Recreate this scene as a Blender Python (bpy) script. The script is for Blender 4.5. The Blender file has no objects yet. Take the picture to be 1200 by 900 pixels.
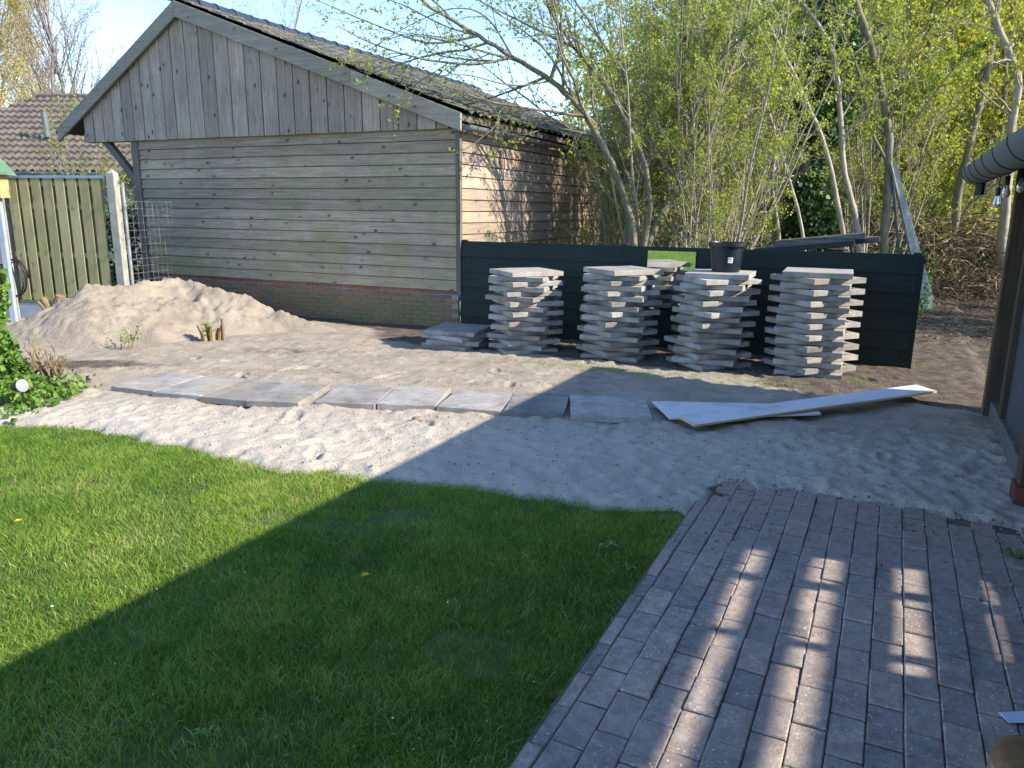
import bpy, bmesh, math, random
import numpy as np
from mathutils import Vector, Matrix, Euler
rad = math.radians
scene = bpy.context.scene
COL = scene.collection
random.seed(7); rs = np.random.RandomState(11)

# ------------------------------------------------------------------ camera
FPX, PITCH, ROLL, EYE = 890.0, rad(13.0), rad(0.55), 1.65      # photograph is 1200 px wide
Fv = np.array([0, math.cos(PITCH), -math.sin(PITCH)])
R0 = np.array([1.0, 0, 0]); U0 = np.array([0, math.sin(PITCH), math.cos(PITCH)])
Rv = R0*math.cos(ROLL) + U0*math.sin(ROLL); Uv = -R0*math.sin(ROLL) + U0*math.cos(ROLL)
Cv = np.array([0, 0, EYE])
cam = bpy.data.cameras.new('camera'); cam.sensor_width = 36; cam.lens = 36*FPX/1200
cam.clip_start = .05; cam.clip_end = 3000
co = bpy.data.objects.new('camera', cam); COL.objects.link(co)
m3 = Matrix((Rv, Uv, -Fv)).transposed()
co.matrix_world = Matrix.Translation(Vector(Cv)) @ m3.to_4x4()
scene.camera = co

# ------------------------------------------------------------------ light
SUN_AZ, SUN_EL = 107.0, 32.0        # clockwise from +Y, the view direction
w = bpy.data.worlds.new('World'); scene.world = w; w.use_nodes = True
nt = w.node_tree; nt.nodes.clear()
sky = nt.nodes.new('ShaderNodeTexSky'); sky.sky_type = 'NISHITA'; sky.sun_disc = False
sky.sun_elevation = rad(SUN_EL); sky.sun_rotation = rad(SUN_AZ)
sky.air_density = .75; sky.dust_density = .0; sky.ozone_density = 2.6; sky.altitude = 500
bg = nt.nodes.new('ShaderNodeBackground'); bg.inputs[1].default_value = .15
wo = nt.nodes.new('ShaderNodeOutputWorld')
nt.links.new(sky.outputs[0], bg.inputs[0]); nt.links.new(bg.outputs[0], wo.inputs[0])
sl = bpy.data.lights.new('sun', 'SUN'); sl.energy = 3.3; sl.angle = rad(.55); sl.color = (1, .91, .78)
so = bpy.data.objects.new('sun', sl); COL.objects.link(so)
SUNV = Vector((math.sin(rad(SUN_AZ))*math.cos(rad(SUN_EL)), math.cos(rad(SUN_AZ))*math.cos(rad(SUN_EL)), math.sin(rad(SUN_EL))))
so.rotation_euler = SUNV.to_track_quat('Z', 'Y').to_euler(); so.location = (8, -3, 9)
vs = scene.view_settings
vs.view_transform = 'Standard'; vs.look = 'None'; vs.gamma = 1; vs.use_curve_mapping = False
vs.exposure = 1.7
scene.cycles.max_bounces = 8; scene.cycles.transparent_max_bounces = 8

# ------------------------------------------------------------------ measuring helpers (survey of the place)
def ray(x, y): return Fv + Rv*(x-600)/FPX - Uv*(y-450)/FPX
def G(x, y, z=0.0):
    d = ray(x, y); return Cv + d*((z-EYE)/d[2])
def P(x, y, Y):
    d = ray(x, y); return Vector(Cv + d*(Y/d[1]))

# ------------------------------------------------------------------ object helpers
def fastmesh(name, V, F):
    V = np.asarray(V, np.float32).reshape(-1, 3); F = np.asarray(F, np.int32)
    me = bpy.data.meshes.new(name); n = F.shape[1]
    me.vertices.add(len(V)); me.vertices.foreach_set('co', V.ravel())
    me.loops.add(F.size); me.loops.foreach_set('vertex_index', F.ravel())
    me.polygons.add(len(F)); me.polygons.foreach_set('loop_start', np.arange(0, F.size, n, dtype=np.int32))
    me.polygons.foreach_set('loop_total', np.full(len(F), n, np.int32))
    me.update(calc_edges=True); return me
def smooth(me):
    me.polygons.foreach_set('use_smooth', np.ones(len(me.polygons), bool)); me.update()
def setmat(me, m):
    me.materials.clear(); me.materials.append(m)
def obj(name, me, mat=None, parent=None, loc=None, rot=None):
    if mat is not None: setmat(me, mat)
    o = bpy.data.objects.new(name, me); COL.objects.link(o)
    if parent is not None: o.parent = parent
    if loc is not None: o.location = loc
    if rot is not None: o.rotation_euler = rot
    return o
def empty(name, loc=(0, 0, 0), rz=0):
    o = bpy.data.objects.new(name, None); COL.objects.link(o); o.location = loc; o.rotation_euler = (0, 0, rz)
    o.empty_display_size = .1; return o
def tag(o, label=None, cat=None, group=None, kind=None):
    for k, v in (('label', label), ('category', cat), ('group', group), ('kind', kind)):
        if v: o[k] = v
    return o
class MB:
    def __init__(s): s.v = []; s.f = []
    def add(s, vs, fs):
        b = len(s.v); s.v += [tuple(x) for x in vs]; s.f += [tuple(b+i for i in f) for f in fs]; return s
    def hexa(s, c):     # 8 corners: bottom 4 ccw, top 4 ccw
        return s.add(c, [(3,2,1,0),(4,5,6,7),(0,1,5,4),(1,2,6,5),(2,3,7,6),(3,0,4,7)])
    def box(s, x0, x1, y0, y1, z0, z1):
        return s.hexa([(x0,y0,z0),(x1,y0,z0),(x1,y1,z0),(x0,y1,z0),(x0,y0,z1),(x1,y0,z1),(x1,y1,z1),(x0,y1,z1)])
    def beam(s, a, b, wd, h, up=(0, 0, 1)):
        a = Vector(a); b = Vector(b); d = (b-a).normalized(); up = Vector(up)
        if abs(d.dot(up)) > .98: up = Vector((0, 1, 0))
        x = d.cross(up).normalized(); y = x.cross(d)
        q = [(-1,-1),(1,-1),(1,1),(-1,1)]
        return s.hexa([a + x*(i*wd/2) + y*(j*h/2) for i, j in q] + [b + x*(i*wd/2) + y*(j*h/2) for i, j in q])
    def tube(s, pts, rr, n=8, cap=True):
        pts = [Vector(p) for p in pts]; b = len(s.v); k = len(pts)
        if not hasattr(rr, '__len__'): rr = [rr]*k
        ref = Vector((.31, .23, .92))
        for i, p in enumerate(pts):
            d = (pts[min(i+1, k-1)] - pts[max(i-1, 0)]).normalized()
            x = d.cross(ref)
            x = x.normalized() if x.length > 1e-3 else Vector((1, 0, 0)); y = d.cross(x)
            for j in range(n):
                t = 2*math.pi*j/n; s.v.append(tuple(p + (x*math.cos(t) + y*math.sin(t))*rr[i]))
        for i in range(k-1):
            for j in range(n):
                a = b+i*n+j; c = b+i*n+(j+1) % n; s.f.append((a, c, c+n, a+n))
        if cap:
            s.f.append(tuple(b+j for j in reversed(range(n)))); s.f.append(tuple(b+(k-1)*n+j for j in range(n)))
        return s
    def lathe(s, prof, n=20, c=(0, 0, 0)):
        b = len(s.v); k = len(prof)
        for r, z in prof:
            for j in range(n):
                t = 2*math.pi*j/n; s.v.append((c[0]+r*math.cos(t), c[1]+r*math.sin(t), c[2]+z))
        for i in range(k-1):
            for j in range(n):
                a = b+i*n+j; d = b+i*n+(j+1) % n; s.f.append((a, d, d+n, a+n))
        return s
    def mesh(s, name, bevel=0, jitter=0, sm=False):
        me = bpy.data.meshes.new(name); me.from_pydata(s.v, [], s.f); me.update()
        if bevel or jitter:
            bm = bmesh.new(); bm.from_mesh(me)
            if bevel: bmesh.ops.bevel(bm, geom=list(bm.edges), offset=bevel, segments=1, affect='EDGES', profile=.5)
            if jitter:
                for v in bm.verts: v.co += Vector((random.uniform(-1, 1), random.uniform(-1, 1), random.uniform(-1, 1)))*jitter
            bm.to_mesh(me); bm.free()
        if sm: smooth(me)
        return me
    def build(s, name, mat, parent=None, bevel=0, jitter=0, sm=False, loc=None, rot=None):
        return obj(name, s.mesh(name, bevel, jitter, sm), mat, parent, loc, rot)

def vnoise(x, y, sc, seed=0):
    r = np.random.RandomState(seed); tab = r.rand(256, 256)
    X = np.asarray(x)*sc + 57.3; Y = np.asarray(y)*sc + 91.7
    xi = np.floor(X).astype(int); yi = np.floor(Y).astype(int); fx = X-xi; fy = Y-yi
    fx = fx*fx*(3-2*fx); fy = fy*fy*(3-2*fy)
    t = lambda i, j: tab[i & 255, j & 255]
    return (t(xi, yi)*(1-fx)+t(xi+1, yi)*fx)*(1-fy) + (t(xi, yi+1)*(1-fx)+t(xi+1, yi+1)*fx)*fy
def fbm(x, y, sc, oct=4, seed=0):
    a = 1; o = 0; t = 0
    for k in range(oct):
        o = o + a*(vnoise(x, y, sc, seed+k)-.5); t += a; a *= .5; sc *= 2.03
    return o/t*2
def sstep(a, b, x):
    t = np.clip((x-a)/(b-a), 0, 1); return t*t*(3-2*t)
def inside(px_, py_, poly):
    r = np.zeros(np.shape(px_), bool); n = len(poly)
    for i in range(n):
        x0, y0 = poly[i]; x1, y1 = poly[(i+1) % n]
        c = ((y0 > py_) != (y1 > py_)) & (px_ < (x1-x0)*(py_-y0)/((y1-y0) or 1e-9)+x0)
        r ^= c
    return r
def polydist(px_, py_, poly):
    d = np.full(np.shape(px_), 1e9); n = len(poly)
    for i in range(n):
        x0, y0 = poly[i]; x1, y1 = poly[(i+1) % n]; dx = x1-x0; dy = y1-y0
        t = np.clip(((px_-x0)*dx+(py_-y0)*dy)/(dx*dx+dy*dy+1e-12), 0, 1)
        d = np.minimum(d, np.hypot(px_-x0-t*dx, py_-y0-t*dy))
    return np.where(inside(px_, py_, poly), d, -d)

# ------------------------------------------------------------------ materials
class NT:
    def __init__(s, name, rough=.85, spec=.3):
        s.m = bpy.data.materials.new(name); s.m.use_nodes = True; s.t = s.m.node_tree
        s.b = s.t.nodes['Principled BSDF']; s.b.inputs['Roughness'].default_value = rough
        s.b.inputs['Specular IOR Level'].default_value = spec
        s.out = s.t.nodes['Material Output']
    def n(s, ty, ins=None, **pr):
        x = s.t.nodes.new('ShaderNode'+ty)
        for k, v in pr.items(): setattr(x, k, v)
        for k, v in (ins or {}).items():
            if hasattr(v, 'is_linked') or hasattr(v, 'links'): s.t.links.new(v, x.inputs[k])
            else: x.inputs[k].default_value = v
        return x
    def coord(s, kind='Object', sc=(1, 1, 1), rand=False):
        if kind == 'World': c = s.n('NewGeometry').outputs['Position']
        else: c = s.n('TexCoord').outputs[kind]
        if rand:
            r = s.n('ObjectInfo').outputs['Random']
            k = s.n('VectorMath', {0: s.n('CombineXYZ', {0: r, 1: r, 2: r}).outputs[0], 1: (91.7, 47.3, 133.1)}, operation='MULTIPLY').outputs[0]
            c = s.n('VectorMath', {0: c, 1: k}, operation='ADD').outputs[0]
        if sc != (1, 1, 1): c = s.n('VectorMath', {0: c, 1: sc}, operation='MULTIPLY').outputs[0]
        return c
    def noise(s, vec, scale, detail=4, rough=.55, dist=0):
        return s.n('TexNoise', {'Vector': vec, 'Scale': scale, 'Detail': detail, 'Roughness': rough, 'Distortion': dist}).outputs[0]
    def vor(s, vec, scale, feature='F1', out='Distance', rnd=1):
        return s.n('TexVoronoi', {'Vector': vec, 'Scale': scale, 'Randomness': rnd}, feature=feature).outputs[out]
    def ramp(s, fac, stops, interp='LINEAR'):
        x = s.n('ValToRGB', {0: fac}); x.color_ramp.interpolation = interp; e = x.color_ramp.elements
        while len(e) < len(stops): e.new(.5)
        for i, (p, c) in enumerate(stops):
            e[i].position = p; e[i].color = (c if hasattr(c, '__len__') else (c, c, c)) + ((1,) if not hasattr(c, '__len__') or len(c) == 3 else ())
        return x.outputs[0]
    def mix(s, f, a, b, mode='MIX'):
        x = s.n('Mix', data_type='RGBA', blend_type=mode)
        for i, v in ((0, f), (6, a), (7, b)):
            if hasattr(v, 'links'): s.t.links.new(v, x.inputs[i])
            else: x.inputs[i].default_value = v if not hasattr(v, '__len__') else tuple(v)+((1,) if len(v) == 3 else ())
        return x.outputs[2]
    def math(s, op, a, b=0, clamp=False):
        return s.n('Math', {0: a, 1: b}, operation=op, use_clamp=clamp).outputs[0]
    def bump(s, h, strength=.4, dist=.01, normal=None):
        i = {'Height': h, 'Strength': strength, 'Distance': dist}
        if normal is not None: i['Normal'] = normal
        return s.n('Bump', i).outputs[0]
    def fin(s, col=None, rough=None, nrm=None, metal=None):
        L = s.t.links
        for k, v in (('Base Color', col), ('Roughness', rough), ('Normal', nrm), ('Metallic', metal)):
            if v is None: continue
            if hasattr(v, 'links'): L.new(v, s.b.inputs[k])
            else: s.b.inputs[k].default_value = v if not hasattr(v, '__len__') else tuple(v)+((1,) if len(v) == 3 else ())
        return s.m
    def xyz(s, vec):
        x = s.n('SeparateXYZ', {0: vec}); return x.outputs
M = {}
def wood(name, axis, c0, c1, c2, algae=None, knots=1.0, rough=.85, zlim=None, algae_amt=.5, streak=1.0):
    s = NT(name, rough, .25)
    st = {'x': (1.2, 26, 26), 'y': (26, 1.2, 26), 'z': (26, 26, 1.2)}[axis]
    v = s.coord('Object', st, True)
    g = s.noise(v, 1.6, 6, .65, .6)
    c = s.ramp(g, [(.25, c0), (.52, c1), (.78, c2)])
    fine = s.noise(s.coord('Object', tuple(q*6 for q in st), True), 2.0, 3, .6)
    c = s.mix(s.math('MULTIPLY', s.ramp(fine, [(.35, 0.0), (.7, 1.0)]), .35*streak), c, tuple(q*.45 for q in c0))
    r = s.n('ObjectInfo').outputs['Random']
    c = s.mix(.75, c, s.ramp(r, [(0, .72), (.5, 1.0), (1, 1.22)]), 'MULTIPLY')
    if knots:
        ks = {'x': (4.2, 6.5, 6.5), 'y': (6.5, 4.2, 6.5), 'z': (6.5, 6.5, 4.2)}[axis]
        kv = s.vor(s.coord('Object', ks, True), 1.0)
        c = s.mix(s.math('MULTIPLY', s.ramp(kv, [(.085, 1.0), (.15, 0.0)]), .9*knots), c, (.03, .022, .018))
        c = s.mix(s.math('MULTIPLY', s.ramp(kv, [(.08, 1.0), (.30, 0.0)]), .3*knots), c, tuple(q*.6 for q in c0))
    blot = s.noise(s.coord('World'), 1.7, 3, .6)
    c = s.mix(.6, c, s.ramp(blot, [(.3, .75), (.7, 1.15)]), 'MULTIPLY')
    if algae:
        a = s.noise(s.coord('World'), 1.1, 4, .6)
        p = s.xyz(s.coord('World'))
        f = s.ramp(a, [(.42, 0.0), (.68, 1.0)])
        if zlim: f = s.math('MULTIPLY', f, s.ramp(s.math('DIVIDE', p[2], zlim), [(.1, 1.0), (1.0, .0)]))
        c = s.mix(s.math('MULTIPLY', f, algae_amt), c, algae)
    b = s.bump(g, .35, .006); b = s.bump(fine, .25, .003, b)
    M[name] = s.fin(c, None, b); return M[name]
wood('shed_wood_h', 'x', (.21, .155, .105), (.41, .32, .23), (.58, .48, .365), (.26, .27, .07), zlim=3.0, algae_amt=.62, streak=1.6)
wood('shed_wood_y', 'y', (.22, .16, .12), (.36, .275, .205), (.46, .37, .28), (.25, .26, .06), zlim=2.1, algae_amt=.8)
wood('gable_wood', 'z', (.20, .15, .112), (.385, .31, .24), (.54, .455, .365), knots=1.0, streak=1.5)
wood('barge_wood', 'x', (.21, .18, .14), (.325, .285, .225), (.43, .38, .30), (.2, .2, .09), knots=.7, algae_amt=.35)
wood('post_wood', 'z', (.10, .085, .065), (.17, .14, .11), (.24, .20, .155), knots=.5)
wood('fence_wood', 'z', (.25, .21, .10), (.42, .36, .18), (.52, .46, .25), (.26, .29, .08), knots=.5, zlim=2.4, algae_amt=.55)
wood('porch_wood', 'z', (.045, .03, .02), (.085, .058, .036), (.13, .09, .055), knots=.6)
wood('log_wood', 'x', (.16, .085, .03), (.30, .165, .06), (.40, .24, .1), knots=.3, rough=.6)
wood('stump_wood', 'z', (.15, .105, .055), (.27, .2, .11), (.38, .29, .17), knots=.2)
wood('old_plank', 'x', (.05, .048, .045), (.12, .115, .105), (.3, .28, .25), knots=.4)

def paint(name, col, rough, var=.2, bump=.1, sc=6, spec=.4, metal=0):
    s = NT(name, rough, spec)
    n = s.noise(s.coord('Object', rand=True), sc, 4)
    c = s.mix(1.0, col, s.ramp(n, [(.25, 1-var), (.75, 1+var)]), 'MULTIPLY')
    f = s.noise(s.coord('Object', (1, 1, 1), True), sc*14, 3)
    M[name] = s.fin(c, s.ramp(n, [(.2, max(rough-.1, .05)), (.8, min(1, rough+.1))]), s.bump(f, bump, .003), metal); return M[name]
wood('green_paint', 'x', (.005, .013, .010), (.008, .021, .016), (.013, .03, .023), knots=.2, rough=.6)
paint('black_plastic', (.012, .014, .02), .38, .2, .05)
paint('zinc', (.13, .14, .15), .5, .25, .08, 4, .5, 0)
paint('gutter_grey', (.105, .125, .13), .5, .18, .08, 4, .5, 0)
paint('white_board', (.62, .64, .66), .45, .1, .1, 5)
s = NT('white_board', .5, .4); wv = s.coord('World'); c = s.mix(s.math('MULTIPLY', s.ramp(s.noise(wv, 4.5, 6, .7), [(.5, 0.0), (.64, 1.0)]), .55), (.56, .58, .60), (.36, .29, .22)); c = s.mix(s.math('MULTIPLY', s.ramp(s.noise(wv, 40, 3), [(.6, 0.0), (.7, 1.0)]), .3), c, (.3, .27, .23)); M['white_board'] = s.fin(c, None, s.bump(s.noise(wv, 30, 3), .1, .003))
paint('white_label', (.75, .75, .78), .5, .04, .02)
paint('blue_plate', (.27, .31, .35), .8, .2, .3, 5)
paint('concrete_post', (.30, .285, .235), .85, .25, .35, 7)
paint('galvanised', (.24, .255, .255), .5, .25, .1, 5, .5, .1)
paint('slate_panel', (.045, .06, .075), .6, .25, .2, 5)
paint('red_foot', (.11, .028, .018), .7, .3, .3, 8)
paint('black_metal', (.012, .012, .013), .5, .2, .1)
paint('dark_roofing', (.02, .02, .022), .6, .3, .3, 6)
paint('green_roof', (.10, .18, .11), .7, .25, .2, 8)
paint('birch_wood', (.52, .34, .15), .6, .2, .15, 8)
paint('spot_glass', (.26, .28, .30), .2, .1, .02, 5, .6)
paint('paper', (.55, .62, .75), .6, .06, .05)
paint('petal_yellow', (.75, .55, .01), .6, .15, .1)
paint('hedge_soil', (.12, .097, .075), .95, .3, .5, 9)
paint('wall_plaster', (.30, .28, .25), .9, .15, .2)
s = NT('mirror_glass', .02, .5); M['mirror'] = s.fin((.82, .86, .82), .02, None, 1.0)
s = NT('bulb_glass', .03, .5); s.b.inputs['Transmission Weight'].default_value = .92; M['bulb'] = s.fin((.95, .95, .93), .03)

# concrete slabs
s = NT('slab_concrete', .9, .25)
v = s.coord('Object', rand=True)
n1 = s.noise(v, 3.5, 5, .6); n2 = s.noise(v, 60, 3, .6); sp = s.vor(v, 90)
c = s.ramp(n1, [(.25, (.215, .20, .18)), (.5, (.325, .308, .282)), (.75, (.43, .412, .385))])
c = s.mix(.8, c, s.ramp(s.n('ObjectInfo').outputs['Random'], [(0, .50), (.35, .82), (.7, .95), (1, 1.12)]), 'MULTIPLY')
c = s.mix(.75, c, s.ramp(s.noise(v, 11, 5, .7), [(.3, .6), (.55, 1.05), (.75, 1.2)]), 'MULTIPLY')
c = s.mix(s.math('MULTIPLY', s.ramp(sp, [(.15, 1.0), (.3, 0.0)]), .35), c, (.13, .12, .11))
st = s.noise(s.coord('Object', (1, 1, 1), True), 1.7, 4, .6)
c = s.mix(s.math('MULTIPLY', s.ramp(st, [(.48, 0.0), (.66, 1.0)]), .5), c, (.36, .29, .20))
bb = s.bump(n2, .5, .004); bb = s.bump(sp, .25, .003, bb)
M['slab'] = s.fin(c, None, bb)
# paving bricks
s = NT('paver_concrete', .9, .25)
v = s.coord('Object', rand=True); wv = s.coord('World')
n1 = s.noise(v, 14, 6, .7); n2 = s.noise(v, 120, 3, .65); n3 = s.noise(v, 45, 4, .7)
c = s.ramp(n1, [(.28, (.20, .165, .142)), (.5, (.30, .258, .226)), (.74, (.42, .37, .33))])
c = s.mix(.55, c, s.ramp(n3, [(.3, .62), (.5, 1.0), (.7, 1.3)]), 'MULTIPLY')
c = s.mix(.7, c, s.ramp(s.n('ObjectInfo').outputs['Random'], [(0, (.70, .71, .73)), (.5, (1, .98, .96)), (1, (1.32, 1.18, 1.06))]), 'MULTIPLY')
sp = s.vor(wv, 42); spm = s.noise(wv, 4.5, 3)
c = s.mix(s.math('MULTIPLY', s.ramp(sp, [(.13, 1.0), (.21, 0.0)]), s.ramp(spm, [(.36, 0.0), (.58, .95)])), c, (.56, .56, .55))
sp2 = s.vor(wv, 75); c = s.mix(s.math('MULTIPLY', s.ramp(sp2, [(.13, 1.0), (.22, 0.0)]), .7), c, (.06, .05, .045))
du = s.noise(wv, 2.6, 6, .7)
c = s.mix(s.math('MULTIPLY', s.ramp(du, [(.46, 0.0), (.66, 1.0)]), .6), c, (.33, .27, .22))
x_ = s.xyz(wv); far_ = s.math('ADD', s.math('MULTIPLY', x_[0], .443), s.math('MULTIPLY', x_[1], .896))      # distance along the paving towards the sand
sm_ = s.math('ADD', s.math('MULTIPLY', far_, 1.0), s.math('MULTIPLY', s.math('SUBTRACT', s.noise(wv, 3.5, 6, .7), .5), 2.2))
c = s.mix(s.ramp(s.math('SUBTRACT', sm_, 3.6), [(.0, 0.0), (.75, .92)]), c, s.ramp(s.noise(wv, 30, 4, .7), [(.3, (.20, .155, .125)), (.7, (.36, .295, .245))]))
bb = s.bump(n1, .6, .008); bb = s.bump(n3, .6, .006, bb); bb = s.bump(n2, .6, .003, bb)
M['paver'] = s.fin(c, None, bb)
# wall bricks
s = NT('wall_brick', .9, .2)
v = s.coord('Object', rand=True); wv = s.coord('World')
r = s.n('ObjectInfo').outputs['Random']
c = s.ramp(r, [(0, (.22, .10, .07)), (.35, (.34, .13, .085)), (.65, (.27, .15, .11)), (1, (.17, .11, .095))])
c = s.mix(.5, c, s.ramp(s.noise(v, 22, 4), [(.25, .6), (.75, 1.35)]), 'MULTIPLY')
pz = s.xyz(wv)[2]
al = s.math('MULTIPLY', s.ramp(s.noise(wv, 1.6, 4, .6), [(.3, .35), (.6, 1.0)]), s.ramp(pz, [(.38, 1.0), (.52, 0.0)]))
c = s.mix(s.math('MULTIPLY', al, .82), c, (.16, .165, .07))
M['brick'] = s.fin(c, None, s.bump(s.noise(v, 45, 3), .5, .005))
s = NT('mortar', .95, .2); wv = s.coord('World'); pz = s.xyz(wv)[2]
c = s.ramp(s.noise(wv, 12, 4), [(.3, (.27, .255, .235)), (.7, (.38, .36, .33))])
al = s.math('MULTIPLY', s.ramp(s.noise(wv, 1.6, 4, .6), [(.3, .35), (.6, 1.0)]), s.ramp(pz, [(.38, 1.0), (.52, 0.0)]))
c = s.mix(s.math('MULTIPLY', al, .85), c, (.105, .115, .055))
M['mortar'] = s.fin(c, None, s.bump(s.noise(wv, 60, 3), .5, .005))
# sand and earth
def sandmat(name, attr):
    s = NT(name, .95, .15); wv = s.coord('World')
    n1 = s.noise(wv, 2.2, 5, .6); n2 = s.noise(wv, 46, 5, .7); n3 = s.noise(wv, 170, 3, .6)
    c = s.ramp(n1, [(.25, (.26, .22, .165)), (.5, (.34, .29, .225)), (.78, (.40, .345, .272))])
    c = s.mix(.55, c, s.ramp(n2, [(.25, .62), (.5, 1.0), (.75, 1.25)]), 'MULTIPLY')
    c = s.mix(.7, c, s.ramp(s.noise(wv, 5.5, 4, .6), [(.3, .78), (.6, 1.08)]), 'MULTIPLY')
    c = s.mix(s.math('MULTIPLY', s.ramp(s.vor(wv, 42), [(.07, 1.0), (.13, 0.0)]), .45), c, (.2, .15, .11))
    if attr:
        p_ = s.xyz(wv); fb = s.math('ADD', p_[1], s.math('ADD', s.math('MULTIPLY', p_[0], .14), s.math('MULTIPLY', s.math('SUBTRACT', n1, .5), .8)))
        c = s.mix(s.math('MULTIPLY', s.ramp(s.math('SUBTRACT', fb, 5.4), [(.0, 1.0), (.8, 0.0)]), .75), c, s.mix(.6, (.51, .455, .375), s.ramp(n2, [(.25, .7), (.5, 1.0), (.75, 1.15)]), 'MULTIPLY'))
        e = s.n('Attribute', attribute_name='earth').outputs['Fac']
        ec = s.ramp(s.noise(wv, 7, 6, .65), [(.28, (.06, .046, .035)), (.52, (.115, .09, .07)), (.75, (.20, .16, .125))])
        ec = s.mix(s.math('MULTIPLY', s.ramp(s.vor(wv, 24), [(.12, 1.0), (.2, 0.0)]), .6), ec, (.3, .235, .16))
        f = s.ramp(s.math('ADD', e, s.math('MULTIPLY', s.math('SUBTRACT', s.noise(wv, 5, 5, .65), .5), .9)), [(.38, 0.0), (.62, 1.0)])
        c = s.mix(f, c, ec)
    if not attr: c = s.mix(1.0, c, (.88, .87, .86), 'MULTIPLY')  # heap colour darkened to carry the dimmer grazing light on its face
    b = s.bump(n2, .8, .024); b = s.bump(n3, .5, .006, b)
    M[name] = s.fin(c, None, b); return M[name]
sandmat('sand', True); sandmat('pile_sand', False)
s = NT('earth', .95, .15); wv = s.coord('World')
c = s.ramp(s.noise(wv, 3.5, 6, .65), [(.28, (.045, .035, .026)), (.52, (.085, .067, .05)), (.75, (.15, .12, .09))])
c = s.mix(s.math('MULTIPLY', s.ramp(s.noise(wv, .5, 3), [(.5, 0.0), (.65, 1.0)]), .5), c, (.055, .075, .025))
M['earth'] = s.fin(c, None, s.bump(s.noise(wv, 22, 5, .65), .8, .03))
s = NT('lawn_soil', .95, .15); wv = s.coord('World')
c = s.ramp(s.noise(wv, 9, 5, .6), [(.3, (.06, .09, .02)), (.6, (.10, .13, .035)), (.8, (.2, .17, .10))])
M['lawn_soil'] = s.fin(c, None, s.bump(s.noise(wv, 60, 4), .7, .02))
# foliage
def leafmat(name, stops, trans=.45, rough=.55, attr='tint', sheen=.02):
    s = NT(name); t = s.t
    a = s.n('Attribute', attribute_name=attr).outputs['Fac']
    c = s.ramp(a, stops)
    d = s.n('BsdfDiffuse', {'Color': c}); tr = s.n('BsdfTranslucent', {'Color': s.mix(.6, c, (1.25, 1.15, .55), 'MULTIPLY')})
    g = s.n('BsdfGlossy', {'Roughness': rough, 'Color': (1, 1, 1, 1)})
    m = s.n('MixShader', {0: trans, 1: d.outputs[0], 2: tr.outputs[0]})
    m2 = s.n('MixShader', {0: sheen, 1: m.outputs[0], 2: g.outputs[0]})
    t.links.new(m2.outputs[0], s.out.inputs[0]); M[name] = s.m; return s.m
leafmat('grass', [(0, (.08, .17, .02)), (.45, (.17, .29, .034)), (.8, (.28, .385, .06)), (.93, (.40, .41, .14)), (1, (.54, .46, .23))], .35, .6, sheen=.015)
leafmat('leaf_fresh', [(0, (.17, .23, .025)), (.5, (.29, .36, .04)), (1, (.42, .46, .075))], .5)
leafmat('leaf_yellow', [(0, (.22, .27, .025)), (.5, (.38, .42, .045)), (1, (.52, .50, .09))], .55)  # background leaves: look of backlight put into the yellower, brighter colour
leafmat('leaf_ivy', [(0, (.022, .05, .014)), (.5, (.04, .09, .02)), (1, (.08, .15, .03))], .15, .5, sheen=.04)
leafmat('leaf_hedge', [(0, (.06, .13, .02)), (.5, (.11, .22, .03)), (.85, (.2, .32, .05)), (1, (.4, .36, .1))], .35, .55, sheen=.025)
leafmat('leaf_willow', [(0, (.42, .36, .10)), (.5, (.55, .47, .15)), (1, (.62, .55, .24))], .4)
leafmat('leaf_bud', [(0, (.25, .17, .12)), (1, (.36, .25, .17))], .2)
leafmat('dry_straw', [(0, (.10, .075, .045)), (.5, (.22, .165, .10)), (1, (.40, .32, .2))], .15)
leafmat('litter', [(0, (.09, .06, .035)), (.5, (.17, .12, .07)), (1, (.28, .2, .12))], .1)
def barkmat(name, c0, c1, c2, green):
    s = NT(name, .9, .2); v = s.coord('World', (6, 6, 1.5))
    n = s.noise(v, 3.0, 5, .65)
    c = s.ramp(n, [(.3, c0), (.52, c1), (.75, c2)])
    g = s.ramp(s.noise(s.coord('World'), 2.2, 3), [(.45, 0.0), (.65, 1.0)])
    c = s.mix(s.math('MULTIPLY', g, green), c, (.16, .17, .05))
    M[name] = s.fin(c, None, s.bump(n, .7, .02)); return M[name]
barkmat('bark', (.10, .085, .06), (.19, .165, .12), (.30, .265, .20), .5)
barkmat('bark_pale', (.21, .18, .135), (.36, .31, .235), (.48, .425, .335), .25)
barkmat('bark_grey', (.15, .12, .11), (.24, .20, .18), (.32, .27, .25), .1)
barkmat('bark_willow', (.20, .16, .06), (.34, .28, .10), (.42, .35, .15), .1)
# roof tiles
s = NT('shed_roof_tile', .38, .5); v = s.coord('Object', rand=True); wv = s.coord('World')
c = s.ramp(s.noise(v, 9, 4), [(.3, (.012, .015, .022)), (.7, (.04, .046, .058))])
mo = s.ramp(s.noise(wv, 2.6, 5, .65), [(.42, 0.0), (.60, 1.0)])
mo2 = s.noise(wv, 30, 4, .7)
c = s.mix(s.math('MULTIPLY', mo, s.ramp(mo2, [(.35, 0.0), (.55, .9)])), c, (.13, .115, .045))
M['shed_tile'] = s.fin(c, s.ramp(mo2, [(.3, .28), (.7, .7)]), s.bump(mo2, .4, .01))
s = NT('ridge_clay', .3, .5); M['ridge_clay'] = s.fin(s.ramp(s.noise(s.coord('Object', rand=True), 7, 4), [(.3, (.014, .018, .028)), (.7, (.04, .048, .062))]), .3)
s = NT('house_roof_tile', .85, .3); wv = s.coord('World')
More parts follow.
